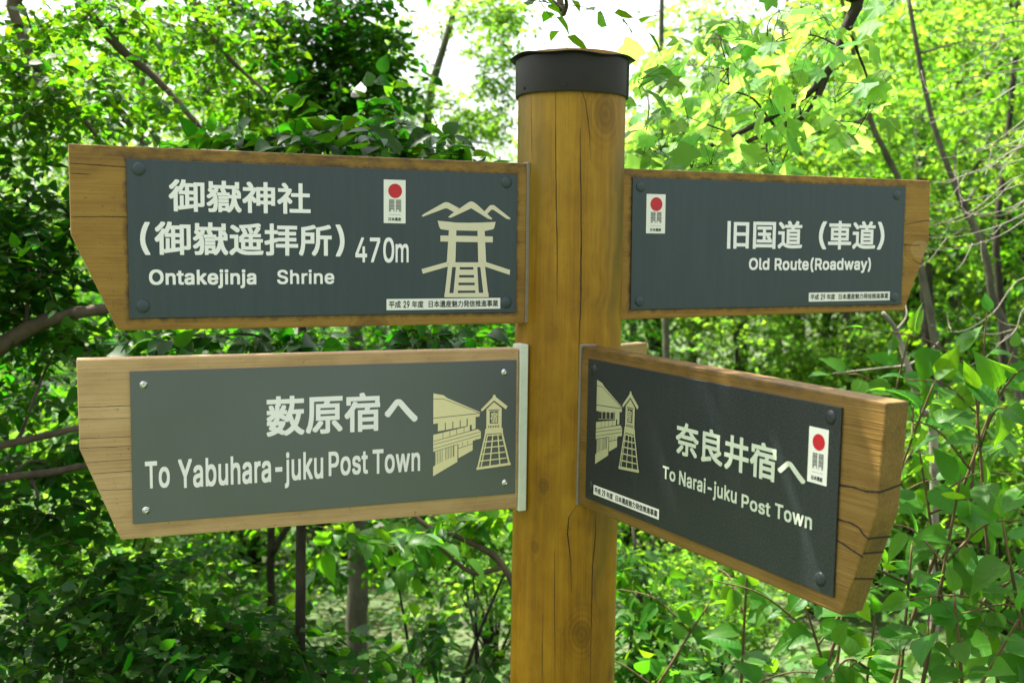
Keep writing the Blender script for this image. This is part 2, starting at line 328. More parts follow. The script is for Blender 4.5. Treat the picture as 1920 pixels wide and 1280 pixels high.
GL = json.loads('''{"(":[273,[[89,207,90,235,92,264,96,293,101,324,107,354,114,384,122,413,132,441,142,468,153,494,164,517,177,539,236,539,223,512,212,485,201,457,191,428,182,399,174,370,167,342,161,313,157,285,154,258,152,232,151,207,152,176,155,145,160,115,165,91,172,67,179,42,188,16,198,-10,209,-38,222,-66,236,-96,177,-96,160,-66,145,-36,132,-6,121,24,111,55,103,85,97,116,93,146,90,176]]],")":[273,[[37,-96,52,-66,64,-37,76,-9,86,18,95,44,102,69,108,93,113,116,118,147,121,177,122,207,121,232,119,258,116,285,112,313,106,342,99,370,91,399,82,428,73,457,62,485,50,512,37,539,97,539,109,517,121,494,131,468,142,441,151,413,159,384,167,354,173,323,178,293,181,264,183,235,184,207,183,176,180,145,176,115,170,84,161,53,152,23,140,-7,127,-37,113,-67,97,-96]]],"-":[453,[[337,244,337,188,114,188,114,244]]],"0":[453,[[227,50,250,52,271,60,290,74,306,92,320,116,330,144,336,168,340,194,343,223,344,254,343,285,340,314,336,341,330,365,320,393,306,416,290,435,271,449,250,457,227,460,203,457,182,449,163,435,147,416,134,393,123,365,117,341,113,314,110,285,109,254,110,223,113,194,117,168,123,144,134,116,147,92,163,74,182,60,203,52],[227,-7,199,-5,174,1,151,11,130,24,111,41,95,62,80,86,69,113,60,144,53,178,49,214,48,254,49,294,53,330,60,364,69,395,81,422,95,447,112,467,130,484,151,498,174,508,200,514,227,516,254,514,279,508,302,498,323,484,342,467,358,447,372,422,384,395,393,364,400,330,404,294,405,254,404,214,400,178,393,144,384,113,373,86,359,62,342,41,323,24,302,11,279,1,254,-5]]],"2":[453,[[64,0,64,47,234,229,252,248,268,266,282,282,294,298,303,312,311,327,316,341,319,356,320,371,319,389,315,405,308,419,298,431,287,441,273,449,258,455,241,458,224,460,205,458,188,454,172,447,159,438,148,427,139,413,132,398,128,381,127,362,66,362,68,391,75,418,86,442,102,464,121,482,143,496,168,507,196,513,225,516,254,513,281,507,306,497,328,482,346,465,361,445,372,423,379,398,381,372,380,354,377,336,371,318,363,299,351,280,336,259,322,241,306,223,288,202,267,180,153,60,153,57,389,57,389,0]]],"4":[453,[[282,0,282,121,282,146,282,318,343,318,343,0],[40,105,40,158,247,509,311,509,109,166,109,163,413,163,413,105]]],"7":[453,[[97,0,323,448,323,452,62,452,62,509,391,509,391,449,165,0]]],"9":[453,[[226,460,207,459,190,454,174,446,160,435,148,423,138,407,131,390,127,372,125,352,127,331,131,313,138,295,148,280,160,268,174,257,190,250,207,245,226,243,245,245,263,249,279,257,293,267,305,280,314,295,322,312,326,330,327,350,326,371,322,390,314,407,305,422,293,435,279,446,263,454,245,459],[226,516,256,513,285,506,310,494,333,478,352,458,368,434,380,408,387,378,389,347,387,322,382,296,373,270,363,248,350,224,334,197,315,168,200,0,130,0,301,248,307,248,302,238,295,229,287,221,278,214,268,207,257,202,245,198,232,195,218,195,188,197,161,203,137,214,116,229,98,247,83,269,72,294,66,321,64,352,66,382,73,411,85,436,101,459,120,479,143,494,168,506,196,513]]],"H":[517,[[60,0,60,509,125,509,125,289,392,289,392,509,457,509,457,0,392,0,392,232,125,232,125,0]]],"N":[523,[[60,0,60,509,136,509,343,183,349,174,355,163,363,151,371,137,379,122,388,107,396,90,405,73,414,55,405,54,403,72,402,90,401,108,400,126,399,142,399,157,399,195,399,509,463,509,463,0,387,0,202,290,177,331,168,346,159,363,148,381,108,452,119,454,122,384,124,328,125,291,125,0]]],"O":[533,[[267,53,296,55,324,63,349,76,372,94,392,116,408,144,418,168,425,194,429,223,430,254,429,286,425,314,418,341,408,365,392,392,372,415,349,433,324,446,296,453,267,456,237,453,210,445,184,433,161,415,142,392,125,364,116,340,109,314,105,285,103,254,105,223,109,194,116,168,125,144,142,117,161,94,184,76,210,63,237,55],[267,-7,235,-5,205,1,177,11,150,25,126,42,105,63,86,88,70,115,57,146,48,179,42,215,40,254,42,293,48,329,57,362,70,393,86,421,105,445,126,466,150,484,177,498,205,508,235,514,267,516,299,514,329,508,357,498,384,484,408,466,429,445,448,421,464,393,477,362,486,329,491,293,493,254,491,215,486,179,477,146,464,115,448,88,429,63,408,42,384,25,357,11,329,1,299,-5]]],"P":[445,[[60,0,60,509,235,509,272,506,305,499,332,487,356,471,375,452,390,430,400,404,407,377,409,348,407,318,400,291,390,265,375,243,356,223,332,207,305,195,272,188,235,186,125,186,125,0],[125,242,233,242,257,244,279,248,297,256,312,266,324,279,333,294,339,310,343,328,344,348,343,367,339,385,333,402,324,416,312,428,297,439,279,446,257,451,232,452,125,452]]],"R":[449,[[60,0,60,509,236,509,273,506,305,500,333,489,356,473,376,455,390,433,401,408,407,381,409,352,407,323,401,296,390,271,376,250,356,232,333,217,305,206,273,200,236,198,125,198,125,0],[353,0,230,229,303,229,428,0],[125,255,234,255,258,256,280,260,298,267,313,276,325,287,334,300,340,316,344,333,345,352,344,371,340,389,334,405,325,419,313,430,298,440,279,446,258,451,233,452,125,452]]],"S":[447,[[224,-9,188,-7,156,-1,128,9,102,23,81,40,64,60,51,83,42,109,38,137,104,137,108,118,114,102,123,88,136,76,150,66,166,59,185,53,204,50,224,49,246,50,267,54,286,60,303,69,317,79,329,92,338,106,344,122,346,139,344,154,340,168,332,179,322,189,310,197,296,205,280,211,263,217,245,222,184,239,154,249,128,260,105,274,86,289,67,313,56,341,52,372,54,400,62,425,75,448,92,468,113,484,138,498,165,508,195,514,227,516,259,514,289,508,316,498,340,484,360,468,377,449,390,427,398,403,401,378,337,378,332,402,320,421,302,437,280,449,254,456,225,459,204,457,185,454,167,448,152,440,139,430,129,418,121,405,117,391,115,376,117,359,122,345,131,334,142,324,155,315,169,308,184,302,198,297,212,293,264,279,279,275,295,270,312,264,328,256,344,248,359,238,372,226,384,213,395,198,402,180,407,161,408,139,406,112,399,87,386,64,370,43,349,25,323,11,302,2,278,-4,252,-8]]],"T":[449,[[32,452,32,509,417,509,417,452,257,452,257,0,193,0,193,452]]],"Y":[472,[[203,0,203,208,16,509,91,509,192,344,203,327,213,309,222,292,231,274,240,254,250,230,224,230,233,254,242,275,251,293,260,310,270,327,280,344,381,509,455,509,268,208,268,0]]],"a":[389,[[170,45,192,47,211,51,228,59,242,68,254,80,263,93,270,108,274,122,276,138,276,190,272,187,267,184,259,182,251,180,241,178,231,176,200,171,175,168,161,166,147,163,134,159,122,153,112,147,103,139,97,130,93,118,92,105,93,93,96,82,102,72,109,64,119,57,130,52,142,48,156,46],[160,-9,137,-7,115,-3,94,5,76,15,60,29,48,45,38,63,32,84,30,108,32,128,36,146,43,161,53,174,64,184,78,193,92,200,108,206,125,211,143,214,161,217,178,220,234,227,247,229,257,231,265,235,271,240,274,246,276,255,276,257,275,272,272,285,267,297,260,307,251,315,240,322,227,327,212,330,196,331,178,330,163,327,149,322,137,316,127,309,118,301,110,292,104,283,100,274,41,291,51,313,64,331,79,346,95,358,114,368,133,375,153,380,173,383,194,384,208,384,223,382,239,379,255,375,271,369,286,360,300,350,312,336,322,320,330,301,335,278,337,251,337,0,277,0,277,52,272,52,267,43,260,34,252,25,242,16,229,8,215,1,199,-4,181,-7]]],"b":[424,[[220,47,242,49,262,55,279,66,294,80,306,97,316,117,323,139,327,163,328,189,327,215,323,239,316,261,307,281,295,298,280,311,262,322,243,328,220,330,198,328,178,322,161,312,147,299,134,282,125,263,118,241,114,216,113,189,114,162,118,138,125,115,135,95,147,78,162,65,179,55,198,49],[229,-8,208,-7,189,-3,172,4,159,12,147,21,138,31,130,41,123,50,118,59,112,59,112,0,53,0,53,509,114,509,114,319,118,319,123,327,130,336,137,346,147,355,158,364,171,373,188,379,207,383,229,384,259,382,287,374,313,361,335,342,354,320,370,293,379,270,385,245,389,218,390,189,389,160,385,133,379,108,370,84,355,57,336,34,313,16,288,3,260,-6]]],"d":[424,[[205,47,226,49,246,55,263,65,278,78,290,95,299,115,306,138,310,162,312,189,310,216,306,241,300,263,290,282,278,299,263,312,246,322,227,328,205,330,182,328,162,322,145,311,130,298,118,281,108,261,102,239,98,215,96,189,98,163,102,139,109,117,118,97,130,80,145,66,162,55,182,49],[195,-8,165,-6,137,3,111,16,89,34,70,57,55,84,46,108,39,133,35,160,34,189,35,218,39,245,46,270,55,293,70,320,89,342,112,361,137,374,165,382,196,384,218,383,237,379,253,373,267,364,278,355,287,346,295,336,301,327,306,319,311,319,311,509,372,509,372,0,313,0,313,59,307,59,301,50,295,41,287,31,277,21,266,12,252,4,236,-3,217,-7]]],"e":[404,[[212,-8,177,-5,145,3,117,16,92,35,72,58,56,85,46,108,40,132,35,159,34,187,35,215,39,242,46,267,55,290,71,317,91,340,115,359,142,373,172,382,205,384,226,383,246,380,266,374,285,366,303,355,319,341,334,324,347,305,357,282,365,256,370,227,371,194,371,169,75,169,75,221,338,221,310,202,308,226,304,248,298,269,288,286,277,301,263,314,246,323,227,328,205,330,183,328,164,323,146,313,131,301,119,286,109,270,102,251,97,231,96,211,96,178,98,151,102,127,110,106,121,88,135,73,151,61,169,53,190,48,212,46,227,47,241,49,254,53,265,58,276,65,285,73,294,82,300,93,306,105,365,91,358,72,348,55,335,39,320,26,302,14,283,4,261,-3,237,-7]]],"h":[410,[[114,227,114,0,53,0,53,509,114,509,114,287,102,287,116,319,132,344,152,362,175,374,200,382,227,384,252,383,275,377,295,369,313,356,328,340,341,321,350,298,355,271,357,240,357,0,296,0,296,235,293,263,286,286,273,304,256,318,235,326,210,329,192,328,176,324,161,317,147,308,136,297,126,283,119,266,115,248]]],"i":[167,[[53,0,53,379,114,379,114,0],[84,443,73,444,63,448,54,455,47,463,43,472,41,483,43,494,47,504,54,512,63,518,73,522,84,524,95,522,105,518,114,512,121,504,125,494,126,483,125,472,121,463,114,455,105,448,95,444]]],"j":[167,[[53,379,114,379,114,-30,112,-52,108,-72,102,-90,92,-106,80,-119,65,-129,47,-137,27,-141,4,-143,-10,-143,-10,-87,2,-87,18,-85,31,-80,40,-72,47,-61,51,-46,53,-29],[83,443,72,444,62,448,53,455,47,463,42,472,41,483,42,494,47,504,53,512,62,518,72,522,83,524,95,522,105,518,114,512,120,504,125,494,126,483,125,472,120,463,114,455,105,448,95,444]]],"k":[381,[[53,0,53,509,114,509,114,0],[110,137,110,212,121,212,284,379,360,379,184,199,177,199],[294,0,148,186,191,229,372,0]]],"l":[189,[[139,-2,112,0,91,8,74,20,62,37,55,59,53,84,53,509,114,509,114,99,114,83,117,71,120,62,126,57,135,53,146,52,160,53,170,54,181,3,162,-1,154,-2,147,-2]]],"m":[610,[[53,0,53,379,112,379,112,295,108,295,114,314,122,331,132,346,144,358,158,368,172,376,187,382,203,385,219,386,245,383,268,375,287,361,303,342,314,320,321,295,312,295,318,312,326,329,337,343,350,356,364,366,381,375,398,381,417,385,437,386,458,385,478,380,497,372,514,361,529,346,541,328,550,307,555,283,557,255,557,0,496,0,496,254,493,279,485,298,473,313,456,323,438,329,419,330,402,329,387,326,374,320,363,312,353,302,345,290,340,277,336,263,335,247,335,0,274,0,274,260,272,280,265,297,253,311,238,322,220,328,199,330,185,329,171,326,158,320,145,312,135,302,126,289,119,274,115,257,114,238,114,0]]],"n":[410,[[114,227,114,0,53,0,53,379,112,379,112,287,102,287,116,319,132,344,152,362,175,374,200,382,227,384,252,383,275,377,295,369,313,356,328,340,341,321,350,298,355,271,357,240,357,0,296,0,296,235,293,263,286,286,273,304,256,318,235,326,210,329,192,328,176,324,161,317,147,308,136,297,126,283,119,266,115,248]]],"o":[415,[[207,46,231,49,252,55,270,66,285,80,298,97,307,117,314,139,318,163,319,187,318,212,314,236,307,258,298,278,285,296,270,310,252,321,231,328,207,330,184,328,163,321,145,310,130,296,118,278,108,258,102,236,98,212,96,187,98,163,102,139,108,117,118,97,130,80,145,66,163,55,184,49],[207,-8,174,-5,144,3,117,16,93,35,72,58,56,85,46,108,40,133,36,159,34,187,36,216,40,243,46,268,56,291,72,318,93,341,117,360,144,374,174,382,207,384,241,382,271,374,299,360,323,341,343,318,359,291,369,268,376,243,380,216,381,187,380,159,376,133,369,108,359,85,343,58,323,35,299,16,271,3,241,-5]]],"r":[259,[[53,0,53,379,112,379,112,321,115,321,124,339,137,354,152,367,171,377,191,383,213,385,229,384,243,384,243,322,230,324,223,325,215,326,207,326,190,324,174,321,159,315,146,306,135,296,126,284,119,269,115,254,114,237,114,0]]],"s":[365,[[182,-8,157,-7,133,-3,112,3,93,12,76,24,62,38,50,54,41,73,36,94,94,107,101,87,111,72,124,60,141,52,160,47,181,45,206,47,227,53,244,62,258,74,265,88,268,103,266,115,262,126,254,136,243,144,229,150,212,155,149,170,118,180,92,192,72,208,58,227,50,249,47,274,49,295,55,314,65,332,79,347,95,360,115,370,137,378,161,383,187,384,212,383,234,379,254,372,271,363,286,352,299,339,309,324,318,308,324,290,268,277,262,291,254,304,243,316,228,325,210,331,187,333,166,331,147,326,131,317,119,305,111,292,109,277,110,264,115,253,124,243,136,235,152,229,172,223,229,209,261,200,287,187,306,171,320,153,328,131,331,107,329,85,323,65,312,47,298,31,281,18,260,6,236,-2,210,-7]]],"t":[227,[[204,379,204,327,6,327,6,379],[65,471,126,471,126,98,127,83,130,70,136,61,144,55,156,51,170,50,185,51,202,54,213,2,207,0,200,-2,192,-3,184,-3,176,-4,168,-4,138,-1,113,7,92,21,77,41,68,64,65,93]]],"u":[410,[[182,-5,158,-3,135,2,115,11,97,23,82,39,69,59,60,82,54,109,53,139,53,379,114,379,114,144,116,117,124,94,137,75,154,61,175,53,200,50,218,51,234,55,249,62,263,71,274,83,283,97,290,113,295,132,296,153,296,379,357,379,357,0,298,0,298,92,307,92,294,60,277,35,257,17,234,5,209,-3]]],"w":[567,[[138,0,23,379,87,379,133,214,140,190,147,164,154,137,161,107,168,75,175,41,165,41,172,74,179,105,186,135,192,163,199,189,206,214,252,379,316,379,362,214,368,189,375,163,382,136,388,106,395,75,402,41,391,41,399,75,406,106,413,135,420,163,427,189,434,214,480,379,545,379,429,0,368,0,319,172,305,225,300,243,295,262,291,280,277,338,291,338,277,280,263,225,258,207,253,189,248,172,199,0]]],"y":[389,[[47,-139,61,-86,71,-87,83,-89,94,-90,104,-89,113,-86,122,-81,130,-74,138,-64,145,-51,151,-36,163,-1,17,379,84,379,165,155,173,132,180,109,187,87,193,64,199,42,206,21,184,21,190,42,196,64,202,87,209,110,216,132,224,155,305,379,371,379,204,-58,196,-77,187,-93,177,-107,165,-119,153,-128,139,-136,125,-141,109,-144,91,-145,82,-145,73,-144,65,-143,57,-142,52,-140]]]}''')           # outlines of a plain grotesque alphabet, 1/1000 em

def mesh_of(o):
    bpy.context.view_layer.update()
    me = bpy.data.meshes.new_from_object(o.evaluated_get(bpy.context.evaluated_depsgraph_get()))
    V = np.array([v.co[:] for v in me.vertices]); F = [list(p.vertices) for p in me.polygons]
    c = o.data; bpy.data.objects.remove(o); bpy.data.curves.remove(c); bpy.data.meshes.remove(me)
    out = []
    for f in F:                                            # faces towards the reader
        ar = sum(V[f[i]][0] * V[f[(i + 1) % len(f)]][1] - V[f[(i + 1) % len(f)]][0] * V[f[i]][1] for i in range(len(f)))
        out.append(f if ar > 0 else f[::-1])
    return V, out

def area2(p):
    n = len(p) // 2
    return sum(p[2 * i] * p[2 * ((i + 1) % n) + 1] - p[2 * ((i + 1) % n)] * p[2 * i + 1] for i in range(n))
def inside(x, y, p):
    n = len(p) // 2; r = False
    for i in range(n):
        x0, y0, x1, y1 = p[2 * i], p[2 * i + 1], p[2 * ((i + 1) % n)], p[2 * ((i + 1) % n) + 1]
        if (y0 > y) != (y1 > y) and x < (x1 - x0) * (y - y0) / (y1 - y0) + x0: r = not r
    return r
SHEETS = {}
def glyph(ch):
    """one letter as sheets: each outer stroke filled with its own holes, crossing strokes one above the other"""
    if ch in SHEETS: return SHEETS[ch]
    adv, polys = GL[ch]; res = []
    big = max(polys, key=lambda p: abs(area2(p))) if polys else None
    for p in polys:
        if area2(p) * area2(big) < 0: continue
        c = bpy.data.curves.new('lettering', 'CURVE'); c.dimensions = '2D'; c.fill_mode = 'BOTH'
        for q in [p] + [h for h in polys if area2(h) * area2(big) < 0 and inside(h[0], h[1], p)]:
            sp = c.splines.new('POLY'); n = len(q) // 2; sp.points.add(n - 1); sp.use_cyclic_u = True
            for i in range(n): sp.points[i].co = (q[2 * i] / 1000, q[2 * i + 1] / 1000, 0, 1)
        o = bpy.data.objects.new('lettering', c); COL.objects.link(o); V, F = mesh_of(o)
        V[:, 2] = len(res) * 0.00001; res.append((V, F))
    SHEETS[ch] = (adv, res); return SHEETS[ch]

def glyphs(body):
    if all(ch in GL for ch in body):
        x = 0.0; VV = []; FF = []; n = 0
        for ch in body:
            adv, res = glyph(ch)
            for V, F in res:
                VV.append(V + np.array([x, 0, 0])); FF += [[n + i for i in f] for f in F]; n += len(V)
            x += adv / 1000 + 0.018
        return np.concatenate(VV), FF
    c = bpy.data.curves.new('lettering', 'FONT'); c.body = body; c.resolution_u = 4
    o = bpy.data.objects.new('lettering', c); COL.objects.link(o)
    return mesh_of(o)
CAP0, CAP1 = 0.0, 0.509

def prism(outline, y0, y1, bevel=0.0025, seg=2, wob=0.0):
    """board cut to an outline, with eased arrises"""
    bm = bmesh.new()
    pts = outline
    a = [bm.verts.new((p[0], y0, p[1])) for p in pts]; b = [bm.verts.new((p[0], y1, p[1])) for p in pts]
    bm.faces.new(a); bm.faces.new(b[::-1])
    for i in range(len(pts)):
        j = (i + 1) % len(pts); bm.faces.new((a[j], a[i], b[i], b[j]))
    bmesh.ops.recalc_face_normals(bm, faces=bm.faces)
    if bevel: bmesh.ops.bevel(bm, geom=list(bm.edges), offset=bevel, segments=seg, affect='EDGES', profile=0.6)
    return bm

def bm_link(name, bm, mats, parent, smooth=False):
    me = bpy.data.meshes.new(name); bm.to_mesh(me); bm.free()
    if smooth: me.shade_smooth()
    return link(name, me, mats, parent)

sign = empty('signpost', (PC[0], PC[1], 0), 'brown timber signpost with a dark metal cap and arrow boards with slate grey plates', 'signpost')
bpy.context.view_layer.update()

def mk_post():
    bm = bmesh.new(); N = 64; zs = np.linspace(-0.35, 1.866, 46); rings = []
    for z in zs:
        ring = []
        for i in range(N):
            t = 2 * math.pi * i / N
            r = PR * (1 + 0.006 * math.sin(2 * t + 1.1 * z) + 0.004 * math.sin(5 * t + 2 * z)) * (1 + 0.004 * math.sin(3.1 * z))
            r *= 1 - 0.012 * (z - 1.2)
            ring.append(bm.verts.new((r * math.cos(t), r * math.sin(t), z)))
        rings.append(ring)
    for a, b in zip(rings[:-1], rings[1:]):
        for i in range(N): bm.faces.new((a[i], a[(i + 1) % N], b[(i + 1) % N], b[i]))
    bm.faces.new(rings[-1]); bm.faces.new(rings[0][::-1])
    for f in bm.faces: f.smooth = True
    def crack(px, w):
        P = []
        for (x, y) in px:      # drop the pixel on to the post's front
            r = ray(x, y); a = r[0] ** 2 + r[1] ** 2; R_ = PR * 1.0
            bx, by = EYE[0] - PC[0], EYE[1] - PC[1]; bb = 2 * (r[0] * bx + r[1] * by); cc = bx * bx + by * by - R_ * R_
            t = (-bb - math.sqrt(max(bb * bb - 4 * a * cc, 0))) / (2 * a); q = EYE + r * t
            P.append((math.atan2(q[1] - PC[1], q[0] - PC[0]), q[2]))
        # refine
        Q = []
        for (a, b) in zip(P[:-1], P[1:]):
            for k in np.linspace(0, 1, 8, endpoint=False): Q.append((a[0] + (b[0] - a[0]) * k, a[1] + (b[1] - a[1]) * k))
        Q.append(P[-1]); n = len(Q); L = []; Rr = []
        for i, (t, z) in enumerate(Q):
            ww = w * (0.25 + 0.75 * math.sin(math.pi * min(max(i / (n - 1), 0.02), 0.98))) * (0.8 + 0.4 * random.random()); t2 = t + random.uniform(-1, 1) * 0.004
            r = PR * (1 + 0.006 * math.sin(2 * t + 1.1 * z) + 0.004 * math.sin(5 * t + 2 * z)) * (1 + 0.004 * math.sin(3.1 * z)) * (1 - 0.012 * (z - 1.2)) + 0.0004
            dt = ww / r / 2
            L.append(bm.verts.new((r * math.cos(t2 - dt), r * math.sin(t2 - dt), z))); Rr.append(bm.verts.new((r * math.cos(t2 + dt), r * math.sin(t2 + dt), z)))
        for i in range(n - 1):
            f = bm.faces.new((L[i], Rr[i], Rr[i + 1], L[i + 1])); f.material_index = 1
    crack([(1041, 168), (1042, 330), (1044, 450), (1045, 570)], 0.0014)
    crack([(1088, 240), (1090, 420), (1089, 560), (1086, 650)], 0.0020)
    crack([(1089, 165), (1098, 190), (1106, 250), (1107, 300)], 0.0010)
    crack([(1082, 945), (1066, 970), (1064, 1000), (1070, 1050), (1072, 1110)], 0.0016)
    crack([(1118, 960), (1117, 1000), (1111, 1060), (1109, 1150), (1106, 1279)], 0.0015)
    crack([(1040, 1030), (1040, 1150), (1041, 1279)], 0.0010)
    crack([(1018, 1150), (1017, 1230), (1018, 1290)], 0.0009)
    crack([(995, 175), (996, 260), (997, 300)], 0.0008)
    bm_link('post', bm, [wood_post, crack_m], sign)

def mk_cap():
    bm = bmesh.new(); N = 72
    def ring(r, z, wob=0.0, ph=0.0):
        return [bm.verts.new((r * (1 + wob * math.sin(3 * t + ph)) * math.cos(t), r * (1 + wob * math.sin(3 * t + ph)) * math.sin(t), z + wob * 0.12 * math.sin(2 * t + 1) + wob * 0.07 * math.sin(7 * t)))
                for t in np.linspace(0, 2 * math.pi, N, endpoint=False)]
    prof = [(PR * 0.985, 1.800), (0.0945, 1.7985, ), (0.0948, 1.800), (0.0952, 1.8585)]
    rs = [ring(r, z, 0.004) for r, z in prof]
    for a, b in zip(rs[:-1], rs[1:]):
        for i in range(N): bm.faces.new((a[i], a[(i + 1) % N], b[(i + 1) % N], b[i])).smooth = True
    o = bm_link('cap', bm, cap_m, sign)
    bm = bmesh.new()
    rs = [ring(0.0930, 1.8590, 0.012, .4), ring(0.1030, 1.8592, 0.022, .4), ring(0.1058, 1.8602, 0.022, .4), ring(0.1045, 1.8616, 0.020, .4), ring(0.05, 1.8640, 0.01), ring(0.003, 1.8650, 0)]
    for a, b in zip(rs[:-1], rs[1:]):
        for i in range(N): bm.faces.new((a[i], a[(i + 1) % N], b[(i + 1) % N], b[i])).smooth = True
    bm.faces.new(rs[-1]); bm.faces.new(rs[0][::-1])
    bm_link('lid', bm, cap_m, o)
    for k, a0 in enumerate((-0.30, -1.75, -2.6)):          # folded seam and two nail heads
        bm = bmesh.new(); r0 = 0.0957
        zz = (1.7995, 1.8575) if k == 0 else (1.806, 1.811)
        da = 0.03 if k == 0 else 0.028
        ring_ = [(a0 - da, 0), (a0 - da * .7, 0.0009), (a0 + da * .7, 0.0009), (a0 + da, 0)]
        lo = [bm.verts.new(((r0 + h) * math.cos(a), (r0 + h) * math.sin(a), zz[0])) for a, h in ring_]; hi = [bm.verts.new(((r0 + h) * math.cos(a), (r0 + h) * math.sin(a), zz[1])) for a, h in ring_]
        for q in range(3): bm.faces.new((lo[q], lo[q + 1], hi[q + 1], hi[q]))
        bm.faces.new(hi); bm.faces.new(lo[::-1])
        bm_link('seam' if k == 0 else 'nail', bm, cap_m, o)
mk_post(); mk_cap()

T_PL, T_BD = 0.003, 0.036
YF = -0.00035                                            # sheets stuck on the plate's face

def bolt(k, board, px, py, r, mat, kind='dome'):
    u, v = loc(k, px, py); bm = bmesh.new(); N = 20
    prof = [(1.0, 0.0), (0.97, 0.09), (0.82, 0.22), (0.55, 0.30), (0.25, 0.33), (0.0, 0.34)] if kind == 'dome' else [(1.35, 0.0), (1.35, 0.12), (1.0, 0.14), (0.95, 0.45), (0.7, 0.7), (0.32, 0.78), (0.3, 0.55), (0.0, 0.5)]
    rs = []
    for (q, h) in prof[:-1]:
        rs.append([bm.verts.new((u + r * q * math.cos(t), -h * r + 0.0002, v + r * q * math.sin(t))) for t in np.linspace(0, 2 * math.pi, N, endpoint=False)])
    for a, b in zip(rs[:-1], rs[1:]):
        for i in range(N): bm.faces.new((a[i], a[(i + 1) % N], b[(i + 1) % N], b[i])).smooth = True
    c = bm.verts.new((u, -prof[-1][1] * r + 0.0002, v))
    for i in range(N): bm.faces.new((rs[-1][i], rs[-1][(i + 1) % N], c)).smooth = True
    bmesh.ops.recalc_face_normals(bm, faces=bm.faces)
    bm_link('bolt' if kind == 'dome' else 'screw', bm, mat, board)

def cracks_on(flat, k, lines, w, y):
    for ln in lines:
        P = [loc(k, *q, off=T_PL) for q in ln]
        Q = []
        for a, b in zip(P[:-1], P[1:]):
            for t in np.linspace(0, 1, 6, endpoint=False): Q.append((a[0] + (b[0] - a[0]) * t, a[1] + (b[1] - a[1]) * t + random.uniform(-1, 1) * 0.00018))
        Q.append(P[-1])
        for i in range(len(Q) - 1): flat.bar(Q[i], Q[i + 1], w * (0.7 + 0.5 * random.random()), y - 0.00001 * (i % 2))

def board(k, outline, mat, label, crack_lines=(), crack_w=0.001, extra_mats=()):
    o_, d, n, u = frame(k)
    bm = prism(outline, T_PL, T_PL + T_BD)
    b = bm_link('sign_board', bm, [mat, crack_m], sign)
    b.matrix_local = Matrix(((d[0], n[0], u[0], o_[0] - PC[0]), (d[1], n[1], u[1], o_[1] - PC[1]), (d[2], n[2], u[2], o_[2]), (0, 0, 0, 1)))
    b['label'] = label
    if crack_lines:
        for ln in crack_lines:
            fl = Flat(); cracks_on(fl, k, [ln], crack_w, T_PL - 0.0003); fl.build('wood_crack', crack_m, b)
    return b

def plate(k, b, mat):
    w, h = POSE[k][4], POSE[k][5]
    bm = prism([(0, -h), (w, -h), (w, 0), (0, 0)], 0.0, T_PL - 0.0003, 0.0005, 1)
    bm_link('name_plate', bm, mat, b)

def box(k, lt, rb):
    a = loc(k, *lt); c = loc(k, *rb); return a[0], c[1], c[0], a[1]

def letters(k, b, name, items, mat, y=YF):
    for it in items:
        fl = Flat(); x0, z0, x1, z1 = box(k, it[1], it[2])
        fl.text(it[0], x0, z0, x1, z1, y, 0, weight=it[3], base=len(it) > 4 and it[4])
        fl.build(name, mat, b)

def heritage(k, b, lt, rb):
    x0, z0, x1, z1 = box(k, lt, rb); w, h = x1 - x0, z1 - z0; fl = Flat()
    X = lambda t: x0 + t * w
    Z = lambda t: z1 - t * h
    fl.rect(x0, z0, x1, z1, YF, 0)
    fl.disc(X(0.52), Z(0.255), 0.315 * w, YF - 0.0002, 1)
    for i in range(11):                                    # the grid of strokes under the disc
        t = 0.24 + i * 0.052
        if i == 5: continue
        fl.rect(X(t), Z(0.735 - (0.05 if i in (2, 3, 7, 8) else 0)), X(t + 0.033), Z(0.455), YF - 0.0002, 2)
    for t in (0.455, 0.51, 0.60, 0.67):
        fl.rect(X(0.24), Z(t + 0.012), X(0.49), Z(t), YF - 0.0003, 2); fl.rect(X(0.552), Z(t + 0.012), X(0.795), Z(t), YF - 0.0003, 2)
    for i in range(12): fl.rect(X(0.24 + i * 0.046), Z(0.806), X(0.27 + i * 0.046), Z(0.797), YF - 0.0002, 2)
    fl.text('日本遺産', X(0.22), Z(0.945), X(0.79), Z(0.865), YF - 0.0002, 3, 0.02)
    fl.build('heritage_sticker', [stick_m, red_m, grey_m, black_m], b)

def notice(k, b, lt, rb):
    x0, z0, x1, z1 = box(k, lt, rb); w, h = x1 - x0, z1 - z0; fl = Flat()
    fl.rect(x0, z0, x1, z1, YF, 0)
    for body, a, c in (('平成', .02, .12), ('29', .143, .195), ('年度', .215, .315), ('日本遺産魅力発信推進事業', .36, .98)):
        fl.text(body, x0 + a * w, z0 + 0.2 * h, x0 + c * w, z0 + 0.82 * h, YF - 0.0002, 1, 0.015)
    fl.build('notice_sticker', [stick_m, black_m], b)

